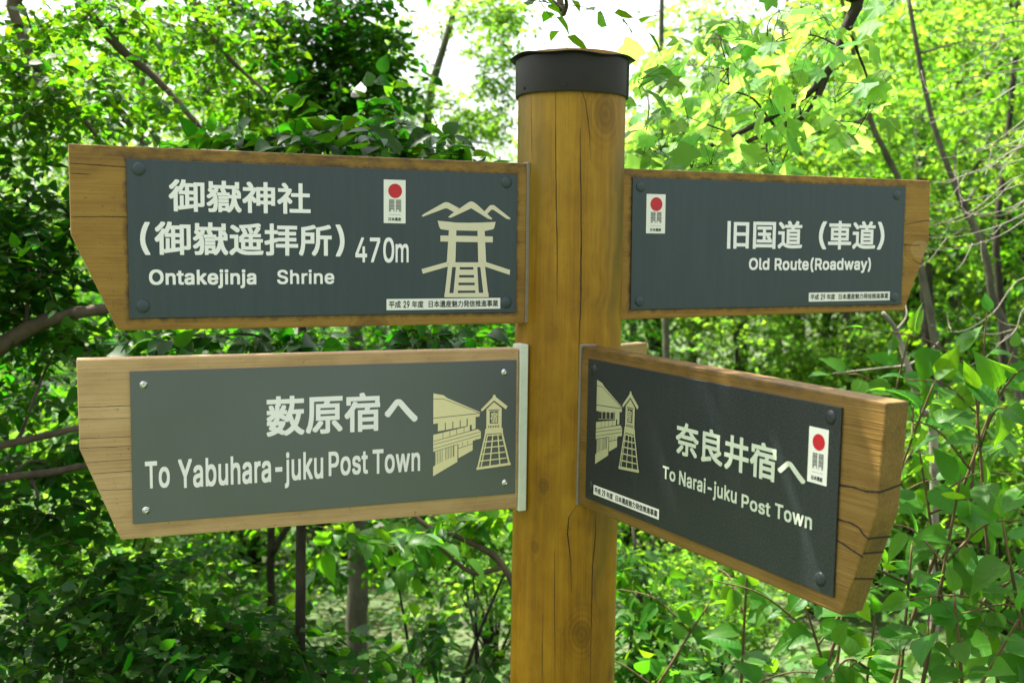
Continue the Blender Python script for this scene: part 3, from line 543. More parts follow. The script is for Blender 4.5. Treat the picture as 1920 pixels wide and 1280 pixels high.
# --- upper left board: the shrine
A_ = board('A', [(-0.0747, 0.0178), (-0.0744, -0.1065), (-0.0150, -0.2420), (0.6190, -0.2433), (0.6195, 0.0190)], wood_a,
           'weathered yellow brown board pointing left to Ontakejinja Shrine',
           [[(131, 306), (180, 309), (237, 314)], [(133, 407), (190, 406), (240, 407)], [(132, 325), (170, 327)]], 0.0009)
plate('A', A_, plate_a)
letters('A', A_, 'japanese_lettering', [('御嶽神社', (315.6, 335.5), (582.4, 402), 0.022), ('(', (262, 416), (282, 478), 0.012),
        ('御嶽遥拝所', (289, 415), (622, 480), 0.022), (')', (629, 421), (646, 481), 0.012)], white_m)
letters('A', A_, 'distance_lettering', [('470', (666, 445), (739, 492), 0.012, True), ('m', (741.5, 457), (766, 492), 0.012)], white_m)
letters('A', A_, 'english_lettering', [('Ontakejinja', (279, 505.5), (480.6, 533), 0.022, True), ('Shrine', (519.4, 506), (626.7, 532), 0.017, True)], white_m)
heritage('A', A_, (719.3, 336.5), (760.3, 419)); notice('A', A_, (724.6, 560.5), (937.7, 578.5))
def torii():
    fl = Flat(); cnt = [0]
    def P(*pts):
        fl.poly([loc('A', 540 + x / 3.369, 260 + y / 3.369) for x, y in pts], YF - 0.00004 * cnt[0]); cnt[0] += 1
    P((843, 488), (860, 474), (985, 404), (1000, 401), (1014, 404), (1082, 440), (1050, 466), (1006, 441), (990, 441), (852, 493))
    P((1010, 497), (1030, 478), (1140, 402), (1157, 396), (1174, 402), (1196, 418), (1290, 505), (1285, 511), (1262, 505), (1157, 440), (1028, 500))
    P((1238, 462), (1272, 424), (1284, 419), (1302, 421), (1404, 502), (1403, 511), (1380, 506), (1296, 449), (1284, 449), (1258, 476))
    P((944, 518), (1060, 530), (1140, 532), (1220, 530), (1311, 526), (1303, 560), (1296, 572), (1245, 583), (1130, 581), (1010, 578), (965, 572), (955, 558))
    P((962, 612), (1130, 614), (1293, 618), (1293, 655), (1130, 653), (962, 649))
    P((1016, 570), (1063, 572), (1056, 790), (1002, 788)); P((1196, 574), (1241, 576), (1251, 790), (1201, 788))
    P((842, 824), (1002, 779), (1014, 806), (851, 853)); P((1250, 779), (1402, 829), (1399, 860), (1238, 806))
    P((1012, 781), (1242, 781), (1243, 811), (1010, 811))
    P((1009, 805), (1037, 805), (1018, 978), (1006, 1001), (987, 1001))
    P((1060, 805), (1085, 805), (1070, 985), (1044, 978)); P((1168, 805), (1194, 805), (1204, 978), (1184, 985))
    P((1213, 805), (1243, 805), (1265, 1001), (1236, 1001), (1232, 972))
    P((987, 975), (1265, 973), (1266, 1001), (986, 1001))
    for y0, y1, a, c in ((827, 861, 1078, 1174), (877, 909, 1074, 1180), (925, 959, 1070, 1186)):
        P((a - 8, y0), (c + 8, y0), (c + 10, y1), (a - 10, y1))
    fl.build('shrine_emblem', cream_m, A_)
torii()
for q in ((260, 316.5), (268, 574), (949.6, 342), (949, 567)): bolt('A', A_, *q, 0.0096, plate_a)
bm_link('end_strip', prism([(0.6175, -0.243), (0.6235, -0.243), (0.6235, 0.0215), (0.6175, 0.0205)], 0.0005, 0.03, 0.001, 1), bead_m, A_)

# --- lower left board: fresh timber
B_ = board('B', [(-0.0711, 0.0184), (-0.0697, -0.1100), (-0.0168, -0.2467), (0.6060, -0.2507), (0.6055, 0.0177)], wood_b,
           'pale unstained board pointing left to Yabuhara-juku Post Town',
           [[(147, 763), (190, 762), (245, 760)], [(148, 786), (245, 783)], [(149, 822), (246, 818)], [(150, 840), (246, 836)], [(162, 867), (248, 861)], [(173, 888), (249, 882)], [(187, 919), (249, 916)]], 0.0006)
plate('B', B_, plate_b)
letters('B', B_, 'japanese_lettering', [('薮原宿', (499, 743), (712.5, 807), 0.022), ('へ', (721, 749), (783, 790), 0.03)], white_m)
letters('B', B_, 'english_lettering', [('To', (271.5, 865), (318.6, 912.5), 0.017, True), ('Yabuhara-juku', (333.6, 861), (606, 896), 0.017, True),
        ('Post', (616, 846.5), (689.7, 887), 0.017, True), ('Town', (698.4, 842.5), (787.5, 882), 0.017, True)], white_m)
EMB = []                                                  # emblem shapes in unit box coordinates, (colour index, polygon)
def emb():
    def P(ci, *pts): EMB.append((ci, [((x - 808) / 462, (y - 375) / 463) for x, y in pts]))
    def L(ci, a, b, w):
        dx, dy = b[0] - a[0], b[1] - a[1]; q = math.hypot(dx, dy); nx, ny = -dy / q * w / 2, dx / q * w / 2
        P(ci, (a[0] + nx, a[1] + ny), (b[0] + nx, b[1] + ny), (b[0] - nx, b[1] - ny), (a[0] - nx, a[1] - ny))
    P(0, (808, 375), (866, 387), (888, 404), (1083, 492), (1078, 517), (1056, 518), (1056, 585), (1030, 590), (1008, 592), (1008, 566), (835, 588), (835, 543), (808, 545))
    L(1, (808, 406), (866, 408), 3); L(1, (866, 408), (1078, 496), 3); L(1, (808, 513), (1082, 498), 4)
    for x, y in ((878, 541), (922, 537), (965, 533)): L(1, (x, y), (x, y + 44), 5)
    L(1, (1006, 525), (1006, 566), 6); P(1, (1021, 563), (1034, 561), (1034, 590), (1021, 592))
    P(0, (808, 606), (1022, 567), (1022, 594), (808, 642))
    for x in (865, 905, 945, 988): L(1, (x, 606 - (x - 808) * .182), (x, 640 - (x - 808) * .22), 3)
    P(0, (808, 645), (1070, 587), (1088, 601), (1088, 641), (1040, 652), (1040, 706), (955, 746), (955, 666), (950, 667), (950, 766), (808, 838), (808, 784), (820, 778), (820, 703), (808, 700))
    L(1, (808, 661), (1086, 604), 3); L(1, (808, 684), (1086, 622), 3); L(1, (808, 701), (950, 668), 3)
    for i in range(12):
        x = 824 + i * 9.2
        if i != 5: L(1, (x, 701 - (x - 820) * .26), (x, 775 - (x - 820) * .38), 2.6)
    L(1, (929, 668), (929, 735), 3); L(1, (952, 668), (952, 765), 4)
    L(1, (955, 690), (1040, 668), 3)
    for x in (980, 1010, 1060): L(1, (x, 662 - (x - 955) * .2), (x, 682 - (x - 955) * .22), 2.5)
    P(0, (1160, 397), (1172, 397), (1176, 410), (1248, 466), (1237, 483), (1165, 429), (1094, 489), (1085, 478), (1156, 412))
    P(0, (1120, 478), (1165, 438), (1212, 476), (1212, 592), (1120, 592))
    P(1, (1133, 481), (1198, 481), (1198, 486), (1133, 486)); P(1, (1140, 490), (1191, 490), (1191, 560), (1140, 560))
    for i in range(7): P(1, (1132 + i * 10, 571), (1137 + i * 10, 571), (1137 + i * 10, 584), (1132 + i * 10, 584))
    P(0, (1114, 588), (1219, 588), (1221, 617), (1111, 617))
    L(0, (1118, 612), (1070, 816), 10); L(0, (1214, 612), (1263, 803), 10); L(0, (1063, 812), (1270, 797), 15)
    L(0, (1124, 626), (1208, 626), 8)
    L(0, (1128, 620), (1090, 806), 7); L(0, (1160, 620), (1143, 803), 7); L(0, (1190, 620), (1204, 800), 7)
    for a, b in (((1110, 662), (1219, 658)), ((1103, 696), (1228, 691)), ((1095, 732), (1236, 727)), ((1086, 770), (1245, 762))): L(0, a, b, 7)
emb()
def emblem(k, b, lt, rb, mats, dark_panes=False):
    x0, z1 = loc(k, *lt); x1, z0 = loc(k, *rb); fl = Flat()
    m = lambda p: (x0 + p[0] * (x1 - x0), z1 - p[1] * (z1 - z0))
    for i, (ci, pts) in enumerate(EMB): fl.poly([m(p) for p in pts], YF - 0.000012 * i, ci)
    if dark_panes:
        for a in (842, 884, 927, 970): fl.poly([m(((x - 808) / 462, (y - 375) / 463)) for x, y in ((a, 545 - (a - 842) * .1), (a + 28, 542 - (a - 842) * .1), (a + 28, 580 - (a - 842) * .13), (a, 583 - (a - 842) * .13))], YF - 0.0011, 1)
    a = m(((1144 - 808) / 462, (556 - 375) / 463)); c = m(((1187 - 808) / 462, (494 - 375) / 463))
    fl.text('宿', a[0], a[1], c[0], c[1], YF - 0.0012, 0, 0.02)
    fl.build('post_town_emblem', mats, b)
emblem('B', B_, (812.5, 737.2), (956.9, 881.9), [cream_b, plate_b])
for q in ((269.5, 721), (274, 956.5), (946, 697.5), (947, 904.5)): bolt('B', B_, *q, 0.0042, steel_m, 'screw')
bm_link('end_strip', prism([(0.6062, -0.2545), (0.6205, -0.2545), (0.6210, 0.0252), (0.6062, 0.0240)], -0.001, 0.034, 0.0012, 1), strip_m, B_)

# --- upper right board: the old road
C_ = board('C', [(-0.030, 0.0150), (-0.030, -0.2410), (0.6110, -0.2368), (0.6674, -0.1044), (0.6645, 0.0145)], wood_c,
           'weathered yellow brown board pointing right to the Old Route roadway',
           [[(1697, 421), (1712, 418), (1730, 414), (1743, 413)], [(1695, 459), (1715, 460), (1725, 460)], [(1710, 485), (1720, 492), (1729, 497)]], 0.0012)
plate('C', C_, plate_a)
letters('C', C_, 'japanese_lettering', [('旧国道', (1364, 412), (1503.4, 467), 0.022), ('(', (1536, 415), (1548.7, 467.5), 0.01), ('車道', (1553.6, 413.5), (1640.5, 468), 0.022), (')', (1645.5, 416), (1657, 468), 0.01)], white_m)
letters('C', C_, 'english_lettering', [('Old', (1404.3, 483.8), (1442, 505.8), 0.023, True), ('Route(Roadway)', (1452.5, 484), (1632.3, 505.8), 0.023, True)], white_m)
heritage('C', C_, (1212.3, 363.6), (1246.5, 437.9)); notice('C', C_, (1516.5, 548.6), (1667.8, 562.6))
for q in ((1201, 350), (1199, 565), (1682, 366), (1677, 557)): bolt('C', C_, *q, 0.0090, plate_a)

# --- lower right board, swung towards the viewer
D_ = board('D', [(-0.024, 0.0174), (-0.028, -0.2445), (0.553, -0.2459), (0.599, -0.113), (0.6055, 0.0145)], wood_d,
           'glossy brown board swung forward to the right to Narai-juku Post Town',
           [[(1574, 909), (1600, 913), (1625, 921), (1650, 922)], [(1571, 973), (1596, 980), (1610, 988), (1618, 1000), (1630, 1012)], [(1570, 1012), (1600, 1032), (1618, 1044)]], 0.0022)
# the same splits carried round on to the end grain
def end_crack(z, dz, x_at):
    bm = bmesh.new()
    a = [(x_at(z), T_PL + 0.0, z), (x_at(z + dz * .5), T_PL + 0.018, z + dz * .5), (x_at(z + dz), T_PL + T_BD - 0.001, z + dz)]
    lo = [bm.verts.new((p[0] + 0.0004, p[1], p[2] - 0.0012)) for p in a]; hi = [bm.verts.new((p[0] + 0.0004, p[1], p[2] + 0.0010)) for p in a]
    for i in range(2): bm.faces.new((lo[i], lo[i + 1], hi[i + 1], hi[i]))
    bm_link('wood_crack', bm, crack_m, D_)
xe1 = lambda z: 0.6055 + (z - 0.0145) * (0.599 - 0.6055) / (-0.113 - 0.0145)
xe2 = lambda z: 0.599 + (z + 0.113) * (0.553 - 0.599) / (-0.2459 + 0.113)
end_crack(-0.088, 0.006, xe1); end_crack(-0.144, -0.002, xe2); end_crack(-0.163, -0.003, xe2); end_crack(-0.196, -0.006, xe2)
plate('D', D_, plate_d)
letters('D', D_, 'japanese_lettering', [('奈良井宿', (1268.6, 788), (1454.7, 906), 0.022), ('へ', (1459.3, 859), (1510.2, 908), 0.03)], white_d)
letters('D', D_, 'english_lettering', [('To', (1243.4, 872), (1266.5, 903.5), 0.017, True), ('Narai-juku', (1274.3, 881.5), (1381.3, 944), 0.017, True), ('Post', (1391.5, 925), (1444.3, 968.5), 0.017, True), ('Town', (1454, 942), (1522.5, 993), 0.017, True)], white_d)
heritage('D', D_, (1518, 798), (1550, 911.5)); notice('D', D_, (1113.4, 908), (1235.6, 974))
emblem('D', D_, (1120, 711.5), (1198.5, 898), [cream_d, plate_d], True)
for q in ((1113, 692), (1106, 910), (1557, 782), (1538, 1085)): bolt('D', D_, *q, 0.0088, plate_d)
bm_link('end_strip', prism([(-0.0285, -0.246), (-0.0235, -0.246), (-0.0225, 0.0205), (-0.0275, 0.0215)], -0.0005, 0.03, 0.001, 1), bead_m, D_)

# --- the board behind the post, nearly end-on
def back_board():
    p1 = at(1214, 642, 2.03); p0 = np.array([PC[0] + 0.03, PC[1] + 0.06, p1[2]])
    d = p1 - p0; L = np.linalg.norm(d); d /= L; u = np.array([0, 0, 1.0]); n = np.cross(u, d)
    bm = prism([(0, 0), (0, -0.25), (L - 0.06, -0.25), (L, -0.12), (L, 0)], 0, 0.027)
    b = bm_link('sign_board', bm, wood_b, sign)
    b.matrix_local = Matrix(((d[0], n[0], 0, p0[0] - PC[0]), (d[1], n[1], 0, p0[1] - PC[1]), (0, 0, 1, p0[2]), (0, 0, 0, 1)))
    b['label'] = 'pale unstained board end showing behind the post'
back_board()

# ------------------------------------------------------------------ plants
def unit(a): return a / np.maximum(np.linalg.norm(a, axis=-1, keepdims=True), 1e-9)

def tpl_ovate(xs, hw, fold=0.14, droop=0.14):
    V = []; F = []; UV = []; idx = []
    for x, h in zip(xs, hw):
        z = -droop * x * x
        if h == 0: idx.append((len(V),)); V.append((x, 0, z)); UV.append((x, .5))
        else:
            k = len(V); idx.append((k, k + 1, k + 2))
            V += [(x, -h, z + fold * h), (x, 0, z), (x, h, z + fold * h)]; UV += [(x, .5 - h), (x, .5), (x, .5 + h)]
    for a, b in zip(idx[:-1], idx[1:]):
        if len(a) == 1: F += [(a[0], b[0], b[1]), (a[0], b[1], b[2])]
        elif len(b) == 1: F += [(a[0], b[0], a[1]), (a[1], b[0], a[2])]
        else: F += [(a[0], b[0], b[1], a[1]), (a[1], b[1], b[2], a[2])]
    return np.array(V), F, np.array(UV)
def tpl_lobed():
    c = (0.30, 0.0); pts = []
    for ang, r in ((180, .30), (150, .30), (122, .44), (106, .55), (92, .47), (78, .42), (64, .50), (48, .66), (36, .54), (26, .46), (14, .60), (0, .80)):
        pts.append((ang, r))
    full = [(a, r) for a, r in pts] + [(-a, r) for a, r in pts[-2:0:-1]]
    V = [(c[0], 0, 0.0)]; UV = [(c[0], .5)]
    for a, r in full:
        x = c[0] + r * math.cos(math.radians(a)); y = r * math.sin(math.radians(a)); V.append((x, y, -0.42 * r * r + 0.22 * abs(y))); UV.append((x, .5 + y))
    n = len(full); F = [(0, 1 + (i + 1) % n, 1 + i) for i in range(n)]
    return np.array(V), F, np.array(UV)
TPL = {'near': tpl_ovate([0, .06, .2, .4, .6, .78, .9, 1], [0, .20, .31, .315, .24, .125, .045, 0], .24, .3),
       'mid': tpl_ovate([0, .25, .62, 1], [0, .31, .25, 0]),
       'small': tpl_ovate([0, .4, 1], [0, .30, 0], 0.2, 0.1),
       'lobed': tpl_lobed()}

class Leaves:
    def __init__(s): s.V = []; s.F = []; s.L = []; s.UV = []; s.n = 0
    def add(s, P, D, N, S, kind):
        V, F, UV = TPL[kind]; D = unit(D); Y = unit(np.cross(N, D)); Z = np.cross(D, Y)
        S = np.asarray(S)[:, None, None]; m = len(S)
        curl = RNG.uniform(.1, 2.1, (m, 1, 1)); wide = RNG.uniform(.78, 1.12, (m, 1, 1)); bend = RNG.normal(size=(m, 1, 1)) * .12   # no two leaves curl alike
        VX = V[None, :, 0:1]; VY = V[None, :, 1:2] * wide + bend * VX * VX; VZ = V[None, :, 2:3] * curl
        X = P[:, None] + S * (VX * D[:, None] + VY * Y[:, None] + VZ * Z[:, None])
        n, k = X.shape[:2]; s.V.append(X.reshape(-1, 3)); base = s.n + np.arange(n) * k
        flat = np.array([i for f in F for i in f]); s.F.append((base[:, None] + flat[None]).reshape(-1))
        s.L.append(np.tile([len(f) for f in F], n)); s.UV.append(np.tile(UV[flat], (n, 1))); s.n += n * k
    def build(s, name, mat, parent, org):
        V = np.concatenate(s.V) - org; F = np.concatenate(s.F); L = np.concatenate(s.L); UV = np.concatenate(s.UV)
        me = bpy.data.meshes.new(name); me.vertices.add(len(V)); me.loops.add(len(F)); me.polygons.add(len(L))
        me.vertices.foreach_set('co', V.astype(np.float32).ravel()); me.loops.foreach_set('vertex_index', F.astype(np.int32))
        me.polygons.foreach_set('loop_start', (np.cumsum(L) - L).astype(np.int32))
        me.polygons.foreach_set('use_smooth', np.ones(len(L), bool))
        ul = me.uv_layers.new(name='UVMap'); ul.data.foreach_set('uv', UV.astype(np.float32).ravel())
        me.update(); me.validate()
        return link(name, me, mat, parent)

class Tubes:
    def __init__(s): s.V = []; s.F = []; s.n = 0
    def path(s, P, r0, r1, sides=7, rough=0.0, sub=5):
        P = np.array(P, float)
        if len(P) > 2 and sub > 1:                          # Catmull-Rom through the points
            Q = np.vstack([2 * P[0] - P[1], P, 2 * P[-1] - P[-2]]); out = []
            for i in range(1, len(Q) - 2):
                for t in np.linspace(0, 1, sub, endpoint=False):
                    a, b, c, d = Q[i - 1:i + 3]
                    out.append(.5 * ((2 * b) + (c - a) * t + (2 * a - 5 * b + 4 * c - d) * t * t + (3 * b - a - 3 * c + d) * t ** 3))
            P = np.array(out + [Q[-2]])
        n = len(P); T = unit(np.gradient(P, axis=0)); ref = np.array([0.3, 0.9, 0.31]) if abs(T[0][2]) > .8 else np.array([0, 0, 1.0])
        U = unit(np.cross(T, ref)); W_ = np.cross(T, U); R = np.linspace(r0, r1, n)
        if rough: R = R * (1 + rough * RNG.uniform(-1, 1, n)); P = P + rough * 0.5 * R[:, None] * RNG.normal(size=(n, 3))
        th = np.linspace(0, 2 * math.pi, sides, endpoint=False)
        X = P[:, None] + R[:, None, None] * (np.cos(th)[None, :, None] * U[:, None] + np.sin(th)[None, :, None] * W_[:, None])
        s.V.append(X.reshape(-1, 3)); i = s.n + np.arange(n * sides).reshape(n, sides)
        j = np.roll(i, -1, axis=1)
        s.F += np.stack([i[:-1], j[:-1], j[1:], i[1:]], -1).reshape(-1, 4).tolist() + [i[-1].tolist(), i[0][::-1].tolist()]
        s.n += n * sides
        return P
    def twigs(s, B, E, M_, r):
        """many three-sided twigs with a bend: base, tip, middle"""
        P = np.stack([B, M_, E], 1); n = len(B); T = unit(E - B); U = unit(np.cross(T, np.array([.2, .1, 1.0]))); W_ = np.cross(T, U)
        R = np.stack([np.full(n, r), np.full(n, r * .7), np.full(n, r * .3)], 1); th = np.array([0, 2.094, 4.189])
        X = P[:, :, None] + R[:, :, None, None] * (np.cos(th)[None, None, :, None] * U[:, None, None] + np.sin(th)[None, None, :, None] * W_[:, None, None])
        s.V.append(X.reshape(-1, 3)); i = s.n + np.arange(n * 9).reshape(n, 3, 3); j = np.roll(i, -1, axis=2)
        s.F += np.stack([i[:, :-1], j[:, :-1], j[:, 1:], i[:, 1:]], -1).reshape(-1, 4).tolist(); s.n += n * 9
    def build(s, name, mat, parent, org):
        me = bpy.data.meshes.new(name); me.from_pydata((np.concatenate(s.V) - org).tolist(), [], s.F); me.shade_smooth()
        return link(name, me, mat, parent)

def sprays(L, T, B, D, length, M, size, kind, uj=0.35, sag=0.25, twig_r=0.0015, spread=0.8):
    """twigs with alternate leaves lying in loose sheets"""
    n = len(B); D = unit(D); length = np.asarray(length)[:, None]
    t = np.linspace(0.12, 1, M)[None, :, None]
    down = np.array([0, 0, -1.0])
    P = B[:, None] + D[:, None] * length[:, None] * t + down * (sag * length[:, None] * t * t)
    up = unit(np.array([0, 0, 1.0]) + RNG.normal(size=(n, 3)) * 0.25)
    side = unit(np.cross(D, up)); sg = np.where(np.arange(M) % 2 == 0, 1.0, -1.0)[None, :, None]
    sg = sg * np.where(np.arange(M) == M - 1, 0, 1)[None, :, None]
    LD = D[:, None] * 0.55 + side[:, None] * sg * spread + down * 0.22 + RNG.normal(size=(n, M, 3)) * 0.28
    N = up[:, None] + RNG.normal(size=(n, M, 3)) * uj
    S = size * RNG.uniform(0.6, 1.2, (n, M))
    P = P + RNG.normal(size=P.shape) * size * 0.12
    L.add(P.reshape(-1, 3), LD.reshape(-1, 3), N.reshape(-1, 3), S.ravel(), kind)
    if T is not None:
        mid = B + D * length * .5 + down * (sag * length * .25); tip = B + D * length + down * sag * length
        T.twigs(B, tip, mid, twig_r)

def ball(n, shell=0.5):
    v = unit(RNG.normal(size=(n, 3))); return v * (RNG.uniform(0, 1, (n, 1)) ** shell)

def blob(L, T, c, rad, n, size, kind, M=10, tl=None, sag=0.25, uj=0.35, holes=0.0):
    c = np.array(c); rad = np.array(rad); q = ball(int(n * 1.6), 0.45)
    if holes:                                               # leave gaps so the crown is clumped
        f = np.sin(q @ np.array([5.1, 3.3, 4.7]) + c.sum() * 9) + np.sin(q @ np.array([-3.7, 5.9, 2.9]) + c[0] * 17)
        q = q[np.argsort(-f)[:max(int(n), 3)]] if holes >= 1 else q[np.random.default_rng(int(abs(c.sum()) * 1e4) % 9999).permutation(len(q))[:int(n)]]
    else: q = q[:int(n)]
    B = c + q * rad; tl = tl or size * 4.5
    D = unit(q * np.array([1, 1, .45]) + RNG.normal(size=q.shape) * np.array([.6, .6, .25]))
    B = B - D * tl * 0.4
    sprays(L, T, B, D, tl * RNG.uniform(.6, 1.25, len(B)), M, size, kind, uj, sag, twig_r=max(0.0012, size * 0.018))

def tree(name, label, cat, trunk, r0, r1, blobs, leaf, mats, limbs=(), group=None, limb_r=0.01, M=10, sag=0.25, uj=0.35, root=True, rough=0.05, holes=1, connect=True, dens=1.0):
    trunk = [np.array(p, float) for p in trunk]; b = trunk[0].copy()
    if root: b[2] = float(gz(b[0], b[1])) - 0.02; trunk = [b] + trunk[1:]
    t = empty(name, b.tolist(), label, cat, group)
    T = Tubes(); pts = T.path(trunk, r0, r1, 9, rough); allp = [pts]
    tw = Tubes()
    for (P, a, c) in limbs:
        bt = Tubes(); allp.append(bt.path(P, a, c, 7, 0.06)); bt.build('bough', mats[0], t, b)
    ap = np.concatenate(allp); L = Leaves(); size, kind = leaf
    for bl in blobs:
        c, rad, n = np.array(bl[0]), bl[1], bl[2]; sz = bl[3] if len(bl) > 3 else size
        if connect:
            ok = ap[ap[:, 2] < c[2] + 0.3] if (ap[:, 2] < c[2] + 0.3).any() else ap
            s_ = ok[np.argmin(np.linalg.norm((ok - c) * np.array([1, 1, .6]), axis=1))]
            mid = (s_ + c) / 2 + RNG.normal(size=3) * 0.06 * np.linalg.norm(c - s_) + np.array([0, 0, 0.06 * np.linalg.norm(c - s_)])
            tw.path([s_, mid, c], limb_r * (0.6 + 0.25 * np.linalg.norm(c - s_)), 0.0025, 5, 0.05)
        blob(L, tw, c, rad, int(n * dens), sz, kind, M, None, sag, uj, holes)
    T.build('trunk', mats[0], t, b)
    if tw.n: tw.build('branches', mats[0], t, b)
    if L.n: L.build('crown', mats[1], t, b)
    return t

bark_grey = barkmat('bark_grey', (0.035, 0.032, 0.02), (0.10, 0.095, 0.065))
bark_dark = barkmat('bark_dark', (0.010, 0.009, 0.006), (0.042, 0.036, 0.024), 26)
bark_brown = barkmat('bark_brown', (0.05, 0.036, 0.025), (0.13, 0.10, 0.07))
twig_pale = barkmat('twig_pale', (0.10, 0.09, 0.07), (0.24, 0.215, 0.175))
stem_green = barkmat('stem_red_green', (0.05, 0.05, 0.02), (0.14, 0.09, 0.04))
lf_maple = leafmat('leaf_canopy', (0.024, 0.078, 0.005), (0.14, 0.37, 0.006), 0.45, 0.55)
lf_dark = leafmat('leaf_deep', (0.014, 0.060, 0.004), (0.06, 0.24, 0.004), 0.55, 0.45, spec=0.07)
lf_sheen = leafmat('leaf_glossy', (0.016, 0.060, 0.006), (0.06, 0.23, 0.005), 0.42, 0.40, spec=0.16)
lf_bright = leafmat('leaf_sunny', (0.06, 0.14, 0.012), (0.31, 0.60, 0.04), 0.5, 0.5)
lf_lime = leafmat('leaf_lime', (0.07, 0.18, 0.02), (0.38, 0.74, 0.09), 0.5, 0.55, veins=False)
lf_knot = leafmat('leaf_broad', (0.034, 0.115, 0.010), (0.17, 0.46, 0.010), 0.42, 0.44, veins=True, var=0.25)
lf_pale = leafmat('leaf_undergrowth', (0.065, 0.15, 0.03), (0.16, 0.36, 0.045), 0.5, 0.4)
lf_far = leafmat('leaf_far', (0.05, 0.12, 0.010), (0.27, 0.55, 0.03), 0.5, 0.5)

A = at
def B_at(x, y, d, rx, ry, rz, n, *s): return (A(x, y, d), (rx, ry, rz), n, *s)

# ---- left: the canopy tree whose boughs hang in at the top
tree('maple_tree', 'tree outside the left edge whose thin dark boughs slant down across the top left canopy', 'tree',
     [(-2.05, 3.1, 0), (-2.0, 3.05, 1.5), (-1.9, 3.0, 3.0), (-1.75, 2.9, 4.6), (-1.6, 2.8, 6.0)], 0.12, 0.04,
     [B_at(60, 60, 3.1, .30, .35, .16, 34), B_at(230, 40, 3.3, .30, .40, .14, 34), B_at(120, 190, 2.9, .26, .3, .13, 34), B_at(20, 230, 3.0, .2, .3, .12, 26),
      B_at(300, 190, 3.5, .25, .35, .10, 20), B_at(420, 60, 3.6, .24, .35, .15, 26), B_at(-60, 120, 2.8, .25, .3, .2, 30),
      ((-.30, 2.10, 2.52), (.22, .24, .10), 15, .085), ((-.10, 1.64, 2.30), (.09, .10, .04), 3, .075), B_at(380, 60, 4.2, .35, .3, .2, 26), B_at(180, 100, 4.0, .35, .3, .2, 26), B_at(480, 180, 3.9, .2, .3, .14, 18), ((-1.35, 2.6, 3.4), (.6, .5, .22), 46, .075), ((-0.80, 2.6, 3.5), (.5, .42, .2), 50, .075), ((-1.5, 2.1, 3.6), (.5, .5, .25), 36, .075),  # clumps at bare coordinates: unseen leaves added overhead to shade the boards
      B_at(1015, -10, 2.0, .02, .03, .01, .5, .052), B_at(1060, -6, 2.0, .02, .03, .01, .5, .052)],
     (.036, 'mid'), (bark_brown, lf_maple),
     limbs=[([(-1.9, 3.0, 3.0), (-1.62, 2.9, 2.55), A(18, -30, 3.0), A(22, 15, 3.0), A(60, 110, 3.0), A(75, 130, 3.0), A(112, 162, 3.0), A(150, 215, 3.0), A(196, 275, 3.0)], .022, .005),
            ([(-1.85, 3.0, 3.3), (-1.55, 3.1, 2.7), A(140, -20, 3.2), A(170, 30, 3.2), A(230, 95, 3.2), A(290, 145, 3.2), A(345, 205, 3.2), A(400, 268, 3.2)], .024, .006),
            ([(-1.75, 2.9, 4.4), (-1.0, 2.6, 4.3), (-0.2, 2.3, 3.3), A(1035, -80, 2.1), A(1045, 0, 2.1)], .014, .003),
            ([(-1.8, 3.0, 3.6), A(330, -60, 3.5), A(362, 10, 3.5), A(378, 45, 3.5), A(430, 110, 3.5), A(500, 175, 3.5)], .02, .005)], limb_r=.010, dens=2.5)

# ---- left: dark tree, its trunk seen under the lower left board
tree('dark_leaved_tree', 'dense dark green tree on a mottled grey trunk seen beneath the lower left board', 'tree',
     [A(672, 1500, 4.6), A(668, 1190, 4.6), A(672, 1010, 4.6), A(668, 700, 4.65), A(650, 300, 4.6), A(630, 0, 4.6), A(600, -300, 4.6)], .055, .02,
     [B_at(600, 60, 4.2, .28, .4, .26, 66), B_at(640, 180, 4.2, .22, .4, .2, 60), B_at(545, 210, 4.3, .26, .4, .16, 40), B_at(500, 70, 4.4, .22, .4, .24, 26), B_at(690, 110, 4.2, .14, .3, .24, 34),
      B_at(600, -200, 4.3, .7, .7, .3, 110), B_at(760, 1000, 4.2, .25, .3, .10, 22), B_at(500, 680, 4.4, .5, .4, .25, 60), B_at(840, 640, 4.4, .35, .4, .25, 46)],
     (.046, 'mid'), (bark_grey, lf_dark), limb_r=.012, dens=2.3)

# ---- left: leafy sapling right behind the upper left board
tree('leafy_sapling', 'sapling with broad dark glossy leaves fanning out above the upper left board', 'sapling',
     [A(560, 1600, 2.5), A(565, 900, 2.5), A(575, 450, 2.5), A(640, 300, 2.5)], .014, .006,
     [B_at(470, 265, 2.4, .12, .16, .045, 15), B_at(600, 262, 2.4, .14, .16, .06, 22), B_at(730, 262, 2.35, .13, .14, .055, 20), B_at(830, 288, 2.3, .07, .10, .03, 8), B_at(330, 280, 2.6, .10, .15, .03, 9),
      B_at(330, 640, 2.5, .18, .15, .05, 18), B_at(560, 640, 2.5, .18, .15, .05, 18), B_at(800, 640, 2.4, .18, .15, .05, 18), B_at(660, 225, 2.5, .10, .1, .04, 8)],
     (.060, 'near'), (bark_dark, lf_sheen), limb_r=.006, M=8, sag=.3)

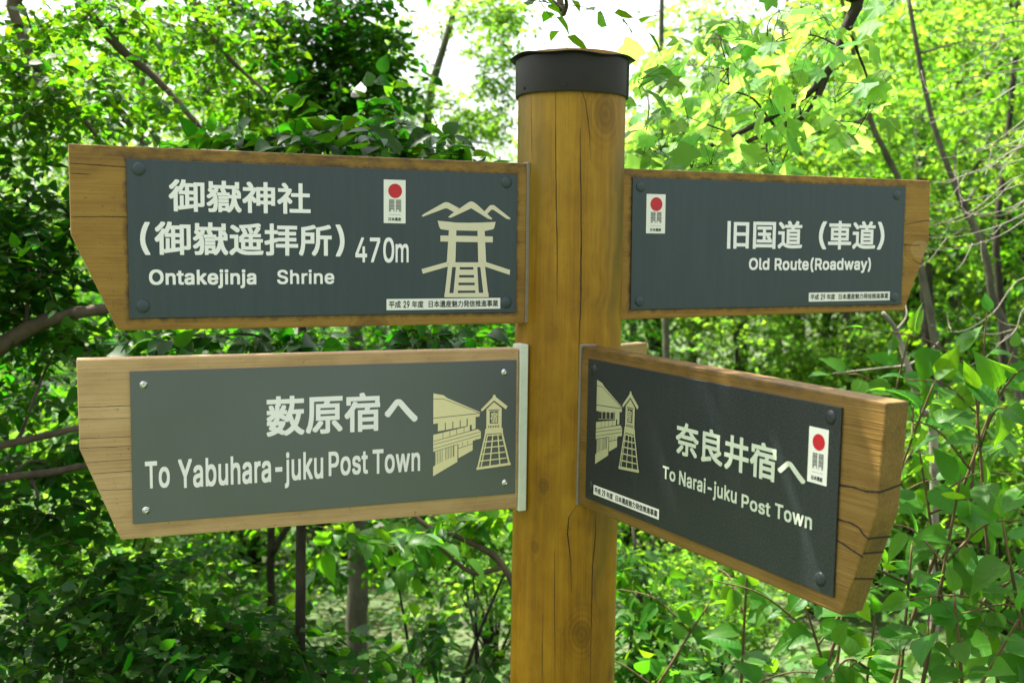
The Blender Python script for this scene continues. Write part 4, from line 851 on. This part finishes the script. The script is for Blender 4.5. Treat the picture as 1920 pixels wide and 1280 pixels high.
# ---- left edge: tree with three dark boughs between the boards
tree('spreading_tree', 'tree outside the left edge reaching three heavy dark boughs in behind the left boards', 'tree',
     [(-1.95, 2.5, 0), (-1.93, 2.5, 0.7), (-1.9, 2.5, 1.4), (-1.92, 2.55, 2.2)], .07, .04,
     [B_at(60, 420, 2.7, .17, .25, .10, 26), B_at(40, 540, 2.6, .16, .2, .09, 26), B_at(110, 640, 2.9, .16, .25, .08, 18), B_at(60, 740, 3.1, .15, .25, .10, 16), B_at(90, 870, 2.8, .16, .25, .08, 18), B_at(60, 1000, 2.6, .2, .25, .12, 26),
      B_at(-150, 600, 2.6, .3, .3, .4, 50), B_at(-120, 350, 2.6, .2, .3, .2, 30)],
     (.042, 'mid'), (bark_brown, lf_dark),
     limbs=[([(-1.9, 2.5, 1.15), A(-150, 720, 2.55), A(0, 648, 2.55), A(60, 612, 2.55), A(130, 590, 2.55), A(230, 575, 2.6), A(420, 560, 2.7)], .028, .010),
            ([(-1.9, 2.5, 0.95), A(-100, 870, 2.6), A(0, 836, 2.6), A(80, 818, 2.6), A(150, 802, 2.6), A(330, 770, 2.7)], .013, .006),
            ([(-1.9, 2.5, 0.9), A(-80, 910, 2.6), A(0, 897, 2.6), A(90, 886, 2.6), A(170, 872, 2.6), A(360, 850, 2.7)], .014, .006)], limb_r=.007, dens=2.6)

# ---- lower left shrubs
def shrub(label, root, d, stems, blobs, leaf, mats, M=9, sag=.25, name='shrub', cat='shrub', holes=1, group=None, uj=.4):
    b = A(root, 1000, d); b[2] = float(gz(b[0], b[1])) - .02
    t = empty(name, b.tolist(), label, cat, group); T = Tubes(); L = Leaves()
    for (x, y, dd, r) in stems:
        e = A(x, y, dd); m = (b + e) / 2 + np.array([RNG.normal() * .06, RNG.normal() * .06, .08]); T.path([b + RNG.normal(size=3) * [.04, .04, 0], m, e], r, r * .35, 6, .05)
    for (c, rad, n) in blobs:
        e = np.array(c); m = (b + e) / 2 + np.array([RNG.normal() * .05, RNG.normal() * .05, .1]); T.path([b + RNG.normal(size=3) * [.05, .05, 0], m, e], .007, .002, 5, .05)
        blob(L, T, c, rad, n, leaf[0], leaf[1], M, None, sag, uj, holes)
    T.build('stems', mats[0], t, b); L.build('foliage', mats[1], t, b)
    return t

shrub('broad-leaved shrub in deep shade at the bottom, left of the grey trunk', 500, 2.5, [],
      [B_at(300, 1070, 2.5, .15, .2, .09, 22), B_at(430, 1180, 2.4, .15, .2, .06, 24), B_at(580, 1250, 2.4, .15, .2, .05, 22), B_at(420, 1260, 2.3, .22, .2, .08, 32), B_at(560, 1330, 2.3, .22, .2, .1, 30)],
      (.046, 'mid'), (bark_dark, lf_dark), 11)
shrub('low dark shrub in the bottom left corner of the picture', 130, 2.3, [],
      [B_at(150, 1130, 2.4, .16, .2, .09, 28), B_at(40, 1200, 2.3, .16, .2, .1, 28), B_at(240, 1230, 2.3, .16, .2, .09, 30), B_at(100, 1320, 2.2, .2, .2, .1, 30)],
      (.040, 'mid'), (bark_dark, lf_sheen), 11)
shrub('small shrub with thin leaning stems just left of the foot of the post', 840, 3.4, [(872, 1090, 3.5, .011), (945, 1075, 3.3, .010), (730, 1010, 3.5, .008)],
      [B_at(790, 1190, 3.4, .10, .2, .07, 12), B_at(690, 1290, 3.0, .18, .2, .06, 18), B_at(930, 1230, 3.0, .05, .1, .06, 5), B_at(880, 1000, 3.2, .12, .15, .05, 14)],
      (.055, 'near'), (bark_dark, lf_sheen), 7)
tree('young_tree', 'dark-barked young tree under the middle of the lower left board', 'tree',
     [A(512, 1500, 5.4), A(510, 1160, 5.4), A(508, 1000, 5.4), A(530, 700, 5.4), A(500, 200, 5.5)], .026, .014,
     [B_at(400, 640, 5.4, .6, .5, .3, 60), B_at(350, 1000, 5.6, .5, .5, .25, 50), B_at(620, 1040, 5.8, .4, .4, .2, 34), B_at(180, 800, 5.2, .35, .4, .35, 50)],
     (.065, 'mid'), (bark_dark, lf_maple), dens=1.8, limbs=[([A(508, 1040, 5.4), A(560, 960, 5.4), A(640, 900, 5.4)], .02, .01)])
tree('crooked_sapling', 'sapling with crooked grey-brown limbs bent behind the right end of the lower left board', 'sapling',
     [A(985, 1500, 3.0), A(975, 1180, 3.0), A(945, 1062, 3.0), A(872, 1012, 3.0), A(800, 985, 3.0), A(740, 930, 3.0)], .013, .006,
     [B_at(800, 1010, 2.9, .06, .08, .03, 5), B_at(640, 1000, 2.9, .10, .1, .03, 7), B_at(900, 975, 3.0, .08, .1, .03, 7)], (.075, 'near'), (bark_brown, lf_knot),
     limbs=[([A(945, 1062, 3.0), A(880, 1070, 3.0), A(800, 1000, 3.0)], .009, .004)], limb_r=.004, M=7)

# ---- top middle: thin far crowns against the sky
tree('slender_tree', 'slender feathery tree standing against the white sky left of the cap', 'tree',
     [A(820, 900, 9), A(830, 600, 9), A(800, 250, 9), A(840, 60, 9), A(900, -120, 9)], .06, .02,
     [B_at(780, 190, 9, .45, .5, .22, 46), B_at(900, 235, 9, .30, .5, .18, 40), B_at(930, 130, 8.6, .22, .4, .35, 40), B_at(740, 60, 9, .3, .5, .18, 18), B_at(880, 20, 8.8, .35, .5, .12, 26), B_at(950, 20, 8.8, .2, .4, .2, 24), B_at(700, 250, 9, .4, .4, .2, 30)],
     (.062, 'small'), (bark_grey, lf_bright), M=9, dens=3.0)
tree('slender_tree', 'thin-stemmed tree rising just right of the metal cap into the white sky', 'tree',
     [A(1245, 1000, 7.5), A(1250, 700, 7.5), A(1240, 300, 7.5), A(1240, 60, 7.5), A(1243, -120, 7.5)], .028, .015,
     [B_at(1260, 130, 7.5, .3, .5, .2, 30), B_at(1330, 60, 7.6, .3, .5, .2, 30), B_at(1220, 230, 7.4, .3, .4, .25, 46), B_at(1340, 250, 7.5, .4, .5, .25, 66)],
     (.065, 'mid'), (bark_grey, lf_bright), M=9)

# ---- upper right: the near maple bough
def lobed_bough():
    org = np.array([2.1, 2.6, 0.0]); org[2] = float(gz(2.1, 2.6)) - .02
    t = empty('maple_tree', org.tolist(), 'maple with large lobed yellow-green leaves on a dark bough arching over the upper right board', 'tree')
    T = Tubes(); T.path([org, (2.15, 2.62, 1.4), (2.05, 2.6, 2.6), (1.9, 2.55, 3.6)], .08, .03, 9, .05); T.build('trunk', bark_brown, t, org)
    w = Tubes(); d = 2.4; BP = []
    BP.append(w.path([(2.05, 2.6, 2.75), (1.4, 2.5, 2.62), A(1622, -60, d), A(1611, 0, d), A(1590, 44, d), A(1574, 87, d), A(1552, 135, d), A(1496, 190, d), A(1378, 253, d), A(1279, 293, d), A(1190, 316, d)], .020, .0025, 7, .05)[8:])
    BP.append(w.path([A(1552, 135, d), A(1516, 210, d), A(1453, 241, d), A(1378, 277, d), A(1298, 317, d), A(1240, 350, d)], .0085, .002, 6, .05))
    for P, r in (([(1595, 51), (1607, 95), (1627, 150), (1631, 198), (1603, 253)], .004), ([(1574, 87), (1520, 66), (1450, 80), (1395, 80)], .0025), ([(1453, 237), (1413, 186), (1370, 166), (1366, 130)], .0035),
                 ([(1500, 215), (1490, 250), (1465, 310)], .003), ([(1440, 247), (1438, 285), (1455, 320)], .003), ([(1378, 253), (1330, 235), (1290, 220)], .0025), ([(1279, 293), (1230, 285), (1195, 262)], .002)):
        BP.append(w.path([A(x, y, d + RNG.uniform(-.03, .03)) for x, y in P], r, .0012, 5, .06))
    L = Leaves(); n = 280
    cx = np.concatenate([RNG.uniform(1185, 1480, 190), RNG.uniform(1440, 1680, 90)]); cy = np.concatenate([RNG.uniform(40, 335, 190), RNG.uniform(-20, 280, 90)])
    keep = ~((cx < 1300) & (cy < 75)); cx, cy = cx[keep], cy[keep]; n = len(cx)
    P = np.array([A(x, y, dd) for x, y, dd in zip(cx, cy, RNG.uniform(2.1, 2.9, n))])
    D = np.stack([RNG.normal(-.4, .7, n), RNG.normal(-.2, .5, n), RNG.normal(-.45, .3, n)], 1)
    N = np.stack([RNG.normal(0, .45, n), RNG.normal(-.25, .45, n), RNG.uniform(.5, 1, n)], 1)
    L.add(P, D, N, RNG.uniform(.034, .068, n), 'lobed')
    bp = np.concatenate(BP); U = unit(D); B = P - U * .02 + [0, 0, .006]; w.twigs(B, P + U * .01, P - U * .005 + [0, 0, .003], .0007)
    ends = B[::5]                                          # twigs out from the bough, leaf stalks gathered on them
    near = bp[np.argmin(np.linalg.norm(ends[:, None] - bp[None], axis=2), axis=1)]
    for a, e in zip(near, ends): w.path([a, a * .5 + e * .5 + RNG.normal(size=3) * .012 + [0, 0, .015], e], .0018, .0007, 4, .05, 5)
    nx = ends[np.argmin(np.linalg.norm(B[:, None] - ends[None], axis=2) , axis=1)]; far_ = np.linalg.norm(nx - B, axis=1) > 1e-6
    w.twigs(nx[far_], B[far_], (nx[far_] + B[far_]) / 2 + [0, 0, .006], .0008)
    w.build('branches', bark_dark, t, org); L.build('crown', lf_lime, t, org)
lobed_bough()

# ---- right: slender trees of the slope
tree('slender_tree', 'slim grey-stemmed tree leaning left above the right end of the upper right board', 'tree',
     [A(1790, 1000, 6.2), A(1760, 700, 6.2), A(1715, 450, 6.2), A(1690, 350, 6.2), A(1638, 240, 6.2), A(1610, 140, 6.2), A(1570, -40, 6.2)], .026, .012,
     [B_at(1560, 60, 6.4, .5, .6, .35, 110), B_at(1450, 200, 6.6, .45, .6, .3, 100), B_at(1660, 200, 6.6, .4, .6, .3, 70), B_at(1380, 310, 6.6, .5, .5, .2, 80), B_at(1600, 300, 6.8, .45, .6, .25, 70)],
     (.055, 'mid'), (bark_grey, lf_bright), M=10)
tree('slender_tree', 'slim grey-stemmed tree bending right, seen through the bare twigs', 'tree',
     [A(1960, 1000, 5.6), A(1906, 700, 5.6), A(1862, 560, 5.6), A(1846, 470, 5.6), A(1800, 370, 5.6), A(1762, 270, 5.6), A(1735, 170, 5.6), A(1700, -20, 5.6)], .024, .012,
     [B_at(1740, 40, 6.0, .4, .5, .3, 80), B_at(1860, 60, 6.0, .4, .5, .25, 70), B_at(1850, 250, 6.4, .4, .5, .35, 70), B_at(1760, 420, 6.6, .3, .5, .25, 40)],
     (.05, 'mid'), (bark_grey, lf_bright), M=10)
tree('slender_tree', 'dark upright trunk deep in the wood right of the upper right board', 'tree',
     [A(1745, 1000, 8), A(1742, 700, 8), A(1735, 480, 8), A(1722, 200, 8)], .06, .04,
     [B_at(1800, 620, 8.4, .5, .5, .3, 46), B_at(1700, 250, 8.4, .8, .6, .5, 120)], (.07, 'mid'), (bark_dark, lf_maple))
tree('slender_tree', 'twin-bent dark stem near the right edge behind the bare twigs', 'tree',
     [A(1890, 1000, 7), A(1880, 640, 7), A(1868, 450, 7), A(1885, 300, 7), A(1905, 100, 7)], .030, .018,
     [B_at(1900, 130, 7.4, .6, .6, .4, 100), B_at(1900, 480, 7.6, .5, .5, .4, 60)], (.06, 'mid'), (bark_dark, lf_maple))

# ---- right: bare twigs
def bare_shrub():
    org = np.array([1.85, 3.0, 0.0]); org[2] = float(gz(1.85, 3.0)) - .02
    t = empty('bare_tree', org.tolist(), 'leafless tree of fine pale arching twigs at the upper right edge', 'tree')
    T = Tubes(); T.path([org, (1.86, 3.0, 1.0), (1.80, 3.0, 1.9), (1.86, 3.05, 2.8)], .035, .012, 8, .05); T.build('trunk', bark_brown, t, org)
    w = Tubes()
    for i in range(22):
        x0 = RNG.uniform(1915, 1990); y0 = RNG.uniform(40, 460) if i < 20 else RNG.uniform(480, 640); d = RNG.uniform(2.7, 3.5); ln = RNG.uniform(90, 290)
        dy = RNG.uniform(15, 120); s = A(x0, y0, d); sg = RNG.uniform(-.4, .6)
        P = [s, A(x0 - ln * .35, y0 + dy * (.55 + .2 * sg), d - .05), A(x0 - ln * .7, y0 + dy * (.85 + .15 * sg), d - .08), A(x0 - ln, y0 + dy * (.75 + .1 * sg), d - .1)]
        trunk_pt = np.array([1.84, 3.0, s[2] - .15]); w.path([trunk_pt, (trunk_pt + s) / 2 + [0, 0, .03]] + P, .0028, .0005, 5, .08)
        for k in range(RNG.integers(2, 6)):
            f = RNG.uniform(.2, .9); q = np.array(P[0]) * (1 - f) + np.array(P[3]) * f; q[2] = np.interp(f, [0, .35, .7, 1], [p[2] for p in P])
            e = q + np.array([RNG.uniform(-.12, .02), RNG.uniform(-.08, .08), RNG.uniform(-.10, .06)]); w.path([q, (q + e) / 2 + [0, 0, -.012], e], .0014, .0006, 4, 0)
    w.build('branches', twig_pale, t, org)
bare_shrub()
def dead_stem():
    b = A(1775, 960, 3.3); b[2] = float(gz(b[0], b[1])) - .02
    t = empty('dead_sapling', b.tolist(), 'dead pale leaning stem between the two right boards', 'dead tree')
    T = Tubes(); T.path([b, A(1752, 850, 3.3), A(1728, 770, 3.3), A(1702, 685, 3.3), A(1680, 620, 3.3), A(1655, 585, 3.3)], .016, .006, 7, .06)
    T.build('trunk', twig_pale, t, b)
    w = Tubes()
    for a, c, e in (((1702, 685), (1650, 690), (1560, 700)), ((1728, 770), (1690, 742), (1640, 735)), ((1680, 620), (1700, 590), (1690, 545)), ((1702, 685), (1735, 665), (1760, 640))):
        w.path([A(*a, 3.3), A(*c, 3.32), A(*e, 3.36)], .004, .001, 5, .08)
    w.build('branches', twig_pale, t, b)
dead_stem()

# ---- right: tall broad-leaved plants
def broad_plant(label, top, d, lean, n, size, group=None, root_dx=0.0):
    e = A(top[0], top[1], d); b = e + np.array([-lean + root_dx, RNG.uniform(-.1, .1), 0]); b[2] = float(gz(b[0], b[1])) - .02
    t = empty('broad_leaved_plant', b.tolist(), label, 'plant', group)
    h = e[2] - b[2]; T = Tubes(); L = Leaves()
    m1 = b + np.array([0, 0, h * .45]); m2 = b * .35 + e * .65; m2[2] = b[2] + h * .82
    P = T.path([b, m1, m2, e], .006, .002, 6, .03, 10)
    def leafrun(P, n, size, f0):
        ii = np.linspace(int(len(P) * f0), len(P) - 1, n).astype(int); Q = P[ii]; Tn = unit(np.gradient(P, axis=0))[ii]
        sd_ = unit(np.cross(Tn, np.array([RNG.normal() * .4, -1, .2]))); sg = np.where(np.arange(n) % 2 == 0, 1., -1.)[:, None]
        D = sd_ * sg * .9 + Tn * .35 + RNG.normal(size=(n, 3)) * .28 + np.array([0, -.25, -.22])
        N = np.array([0, -.35, 1.0]) + RNG.normal(size=(n, 3)) * .38
        D[-1] = Tn[-1] + RNG.normal(size=3) * .2; U = unit(D)
        S = size * RNG.uniform(.7, 1.2, n) * np.where(np.arange(n) > n - 3, .7, 1)
        Q2 = Q + U * .012; L.add(Q2, D, N, S, 'near'); T.twigs(Q, Q2, (Q + Q2) / 2, .0012)
    leafrun(P, n, size, .45)
    for k in range(RNG.integers(2, 4)):
        i = int(len(P) * RNG.uniform(.5, .85)); q = P[i]; a = RNG.uniform(0, 6.28); ln = RNG.uniform(.14, .3)
        e2 = q + np.array([math.cos(a) * ln, math.sin(a) * ln * .7, RNG.uniform(.02, .14)])
        R = T.path([q, (q + e2) / 2 + [0, 0, .03], e2], .003, .0012, 5, .03, 6); leafrun(R, RNG.integers(4, 7), size * .85, .25)
    T.build('stems', stem_green, t, b); L.build('foliage', lf_knot, t, b)
KN = [((1705, 625), 2.6, 'topmost of the broad-leaved plants beside the dead pale stem'),
      ((1850, 590), 2.5, 'tallest broad-leaved plant reaching up before the dark trunks at right'),
      ((1900, 660), 2.3, 'broad-leaved plant on the right edge level with the top of the lower right board'),
      ((1750, 720), 2.4, 'broad-leaved plant nearest the end of the lower right board, level with its upper corner'),
      ((1830, 740), 2.1, 'large broad-leaved plant right of the lower right board, in the middle of the thicket'),
      ((1925, 840), 2.0, 'broad-leaved plant half cut off by the right edge below the middle'),
      ((1725, 850), 2.3, 'broad-leaved plant whose leaves touch the outline of the lower right board end'),
      ((1800, 900), 1.95, 'near broad-leaved plant with drooping leaves right of the split board end'),
      ((1880, 980), 1.9, 'near broad-leaved plant in the lower right part of the thicket'),
      ((1710, 1020), 2.2, 'broad-leaved plant just right of the lowest corner of the lower right board'),
      ((1790, 1120), 1.9, 'broad-leaved plant low in the thicket at the bottom right'),
      ((1910, 1160), 1.8, 'broad-leaved plant in the bottom right corner'),
      ((1640, 1160), 2.1, 'broad-leaved plant directly beneath the point of the lower right board'),
      ((1500, 1105), 2.3, 'sunlit broad-leaved plant under the lower edge of the lower right board'),
      ((1400, 1075), 2.5, 'backlit broad-leaved plant peeping out beneath the middle of the lower right board'),
      ((1560, 1215), 2.0, 'low broad-leaved plant at the bottom, left of the board point'),
      ((1330, 1130), 2.7, 'small broad-leaved plant in the sunlit gap right of the post')]
for i, (tp, d, lab) in enumerate(KN):
    broad_plant(lab, tp, d, RNG.uniform(-.15, .25), int(RNG.integers(10, 15)), RNG.uniform(.066, .096))
shrub('dark leafy bush on thin dark stems just right of the foot of the post', 1200, 3.2, [(1186, 985, 3.4, .014), (1230, 1000, 3.4, .009)],
      [B_at(1200, 1060, 3.2, .10, .15, .10, 18), B_at(1240, 1170, 3.1, .13, .15, .10, 22), B_at(1190, 1240, 3.0, .12, .15, .08, 22), B_at(1290, 1260, 2.9, .12, .15, .06, 14)],
      (.05, 'near'), (bark_dark, lf_knot), 8, name='bush', cat='bush')

# ---- far wood: one tree, copied
def far_tree():
    org = np.zeros(3); t = empty('woodland_tree', (0, 0, 0), 'sunlit bright green tree of the wood beyond the signpost', 'tree', 'sunlit trees of the wood beyond the signpost')
    T = Tubes(); P = T.path([(0, 0, 0), (.05, .03, 1.2), (-.06, 0, 2.6), (.05, 0, 4.4)], .09, .02, 8, .05); w = Tubes(); L = Leaves()
    for k in range(20):
        z = RNG.uniform(.5, 4.5); a = RNG.uniform(0, 6.28); r = RNG.uniform(.4, 1.25) * (1.15 - .14 * z); c = np.array([math.cos(a) * r, math.sin(a) * r, z])
        w.path([(0, 0, max(.3, z - .5)), c * [.5, .5, 1] - [0, 0, .1], c], .025, .006, 5, .05); blob(L, w, c, (.6, .6, .3), 74, .066, 'small', 9, None, .25, .4, 1)
    T.build('trunk', bark_grey, t, org); w.build('branches', bark_grey, t, org); L.build('crown', lf_far, t, org); return t
proto = far_tree()
def copy_tree(o, loc, rz, sc):
    c = o.copy(); COL.objects.link(c); c.location = loc; c.rotation_euler = (0, 0, rz); c.scale = (sc, sc, sc)
    for ch in o.children:
        k = ch.copy(); COL.objects.link(k); k.parent = c
    return c
first = True
for (px, d, top) in [(-80, 11, 20), (130, 14, 110), (270, 11, -40), (430, 13, 10), (560, 12, 120), (700, 17, 240), (820, 13, 250), (930, 18, 250), (1060, 13, 300), (1190, 11, 200), (1300, 14, 130), (1390, 10, 190), (1500, 13, 20),
                     (1600, 10, 110), (1700, 14, -60), (1790, 10, -20), (1890, 13, -120), (2000, 10, -80), (1450, 18, -60), (1650, 19, -180), (1850, 19, -260), (1250, 20, 190), (200, 21, 380), (600, 22, 300), (900, 23, 330), (1080, 22, 300)]:
    g = A(px, 460, d); z = float(gz(g[0], g[1])); h = A(px, top, d)[2] - z
    loc_ = (g[0], g[1], z - .05); sc = h / 4.7; rz = float(RNG.uniform(0, 6.28))
    if first: proto.location = loc_; proto.rotation_euler = (0, 0, rz); proto.scale = (sc, sc, sc); first = False
    else: copy_tree(proto, loc_, rz, sc)

def shade_tree():  # fills gaps with dark: forest shade is put into the leaf colour
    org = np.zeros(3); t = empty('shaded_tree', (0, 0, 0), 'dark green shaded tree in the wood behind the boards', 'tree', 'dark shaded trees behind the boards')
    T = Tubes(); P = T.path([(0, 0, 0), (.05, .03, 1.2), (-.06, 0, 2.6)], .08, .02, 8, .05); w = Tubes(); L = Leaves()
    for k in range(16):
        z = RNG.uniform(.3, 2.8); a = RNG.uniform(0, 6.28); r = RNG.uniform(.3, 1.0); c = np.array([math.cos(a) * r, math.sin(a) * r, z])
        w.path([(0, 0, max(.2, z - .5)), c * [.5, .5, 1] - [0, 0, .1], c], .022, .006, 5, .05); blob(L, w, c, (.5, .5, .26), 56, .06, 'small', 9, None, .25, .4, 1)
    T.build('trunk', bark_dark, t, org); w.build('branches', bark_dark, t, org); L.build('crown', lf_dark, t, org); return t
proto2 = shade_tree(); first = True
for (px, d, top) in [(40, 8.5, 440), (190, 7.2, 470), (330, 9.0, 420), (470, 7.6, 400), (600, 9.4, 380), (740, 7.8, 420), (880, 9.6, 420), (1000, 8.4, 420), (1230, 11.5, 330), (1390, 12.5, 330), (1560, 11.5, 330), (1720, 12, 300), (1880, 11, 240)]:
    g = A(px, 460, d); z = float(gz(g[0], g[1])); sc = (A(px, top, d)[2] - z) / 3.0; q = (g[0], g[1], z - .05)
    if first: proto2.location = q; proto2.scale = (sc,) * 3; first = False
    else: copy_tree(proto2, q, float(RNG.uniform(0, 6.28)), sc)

# ---- bushes of the clearing: one, copied
def far_bush():
    org = np.zeros(3); t = empty('woodland_bush', (0, 0, 0), 'bright green bush on the forest floor behind the signpost', 'bush', 'bushes on the forest floor behind the signpost')
    T = Tubes(); L = Leaves()
    for k in range(12):
        a = RNG.uniform(0, 6.28); r = RNG.uniform(.1, .5); c = np.array([math.cos(a) * r, math.sin(a) * r, RNG.uniform(.25, 1.0)])
        T.path([(0, 0, 0), c * [.5, .5, .6], c], .012, .004, 5, .05); blob(L, T, c, (.30, .30, .2), 30, .06, 'small', 9, None, .3, .45, 1)
    T.build('stems', bark_dark, t, org); L.build('foliage', lf_far, t, org); return t
bush = far_bush(); first = True
for (px, py, d, sc) in [(60, 1000, 5.2, .9), (210, 1060, 4.6, .8), (330, 1000, 6.4, 1.1), (460, 980, 7.5, 1.2), (610, 1010, 8.5, .9), (860, 1000, 7.0, 1.1), (930, 1130, 5.2, .7), (640, 960, 9.0, 1.3), (150, 940, 7.6, 1.2),
                        (1180, 900, 8.5, 1.2), (1270, 1010, 6.4, .9), (1400, 1000, 7.6, 1.1), (1530, 1060, 6.2, .9), (1660, 960, 7.0, 1.2), (1790, 900, 6.6, 1.3), (1900, 880, 5.6, 1.2), (1350, 1150, 4.9, .55), (1200, 780, 10, 1.5), (1700, 720, 9.5, 1.6), (1850, 700, 9, 1.7)]:
    g = A(px, py, d); z = float(gz(g[0], g[1])); q = (g[0], g[1], z - .03)
    if first: bush.location = q; bush.scale = (sc,) * 3; first = False
    else: copy_tree(bush, q, float(RNG.uniform(0, 6.28)), sc)

# ---- undergrowth
def undergrowth():
    L = Leaves()
    n = 26000; y = 2.6 + 20 * RNG.uniform(0, 1, n) ** 1.6; x = RNG.uniform(-.62, .62, n) * (y + 1.0)
    cl = np.sin(x * 2.1 + np.sin(y * 1.3) * 2) * np.sin(y * 1.7 + x)
    hgt = (.10 + .22 * np.clip(cl + .3, 0, 1)) * RNG.uniform(0, 1, n) ** .7 * (1 + .04 * y)
    P = np.stack([x, y, gz(x, y) + hgt], 1); D = RNG.normal(size=(n, 3)) * [1, 1, .35]; N = np.array([0, 0, 1.]) + RNG.normal(size=(n, 3)) * .45
    L.add(P, D, N, RNG.uniform(.03, .075, n) * (1 + .03 * y), 'small')
    o = L.build('undergrowth', lf_pale, None, np.zeros(3)); tag(o, 'low pale green plants covering the forest floor', 'ground cover', kind='stuff')
undergrowth()
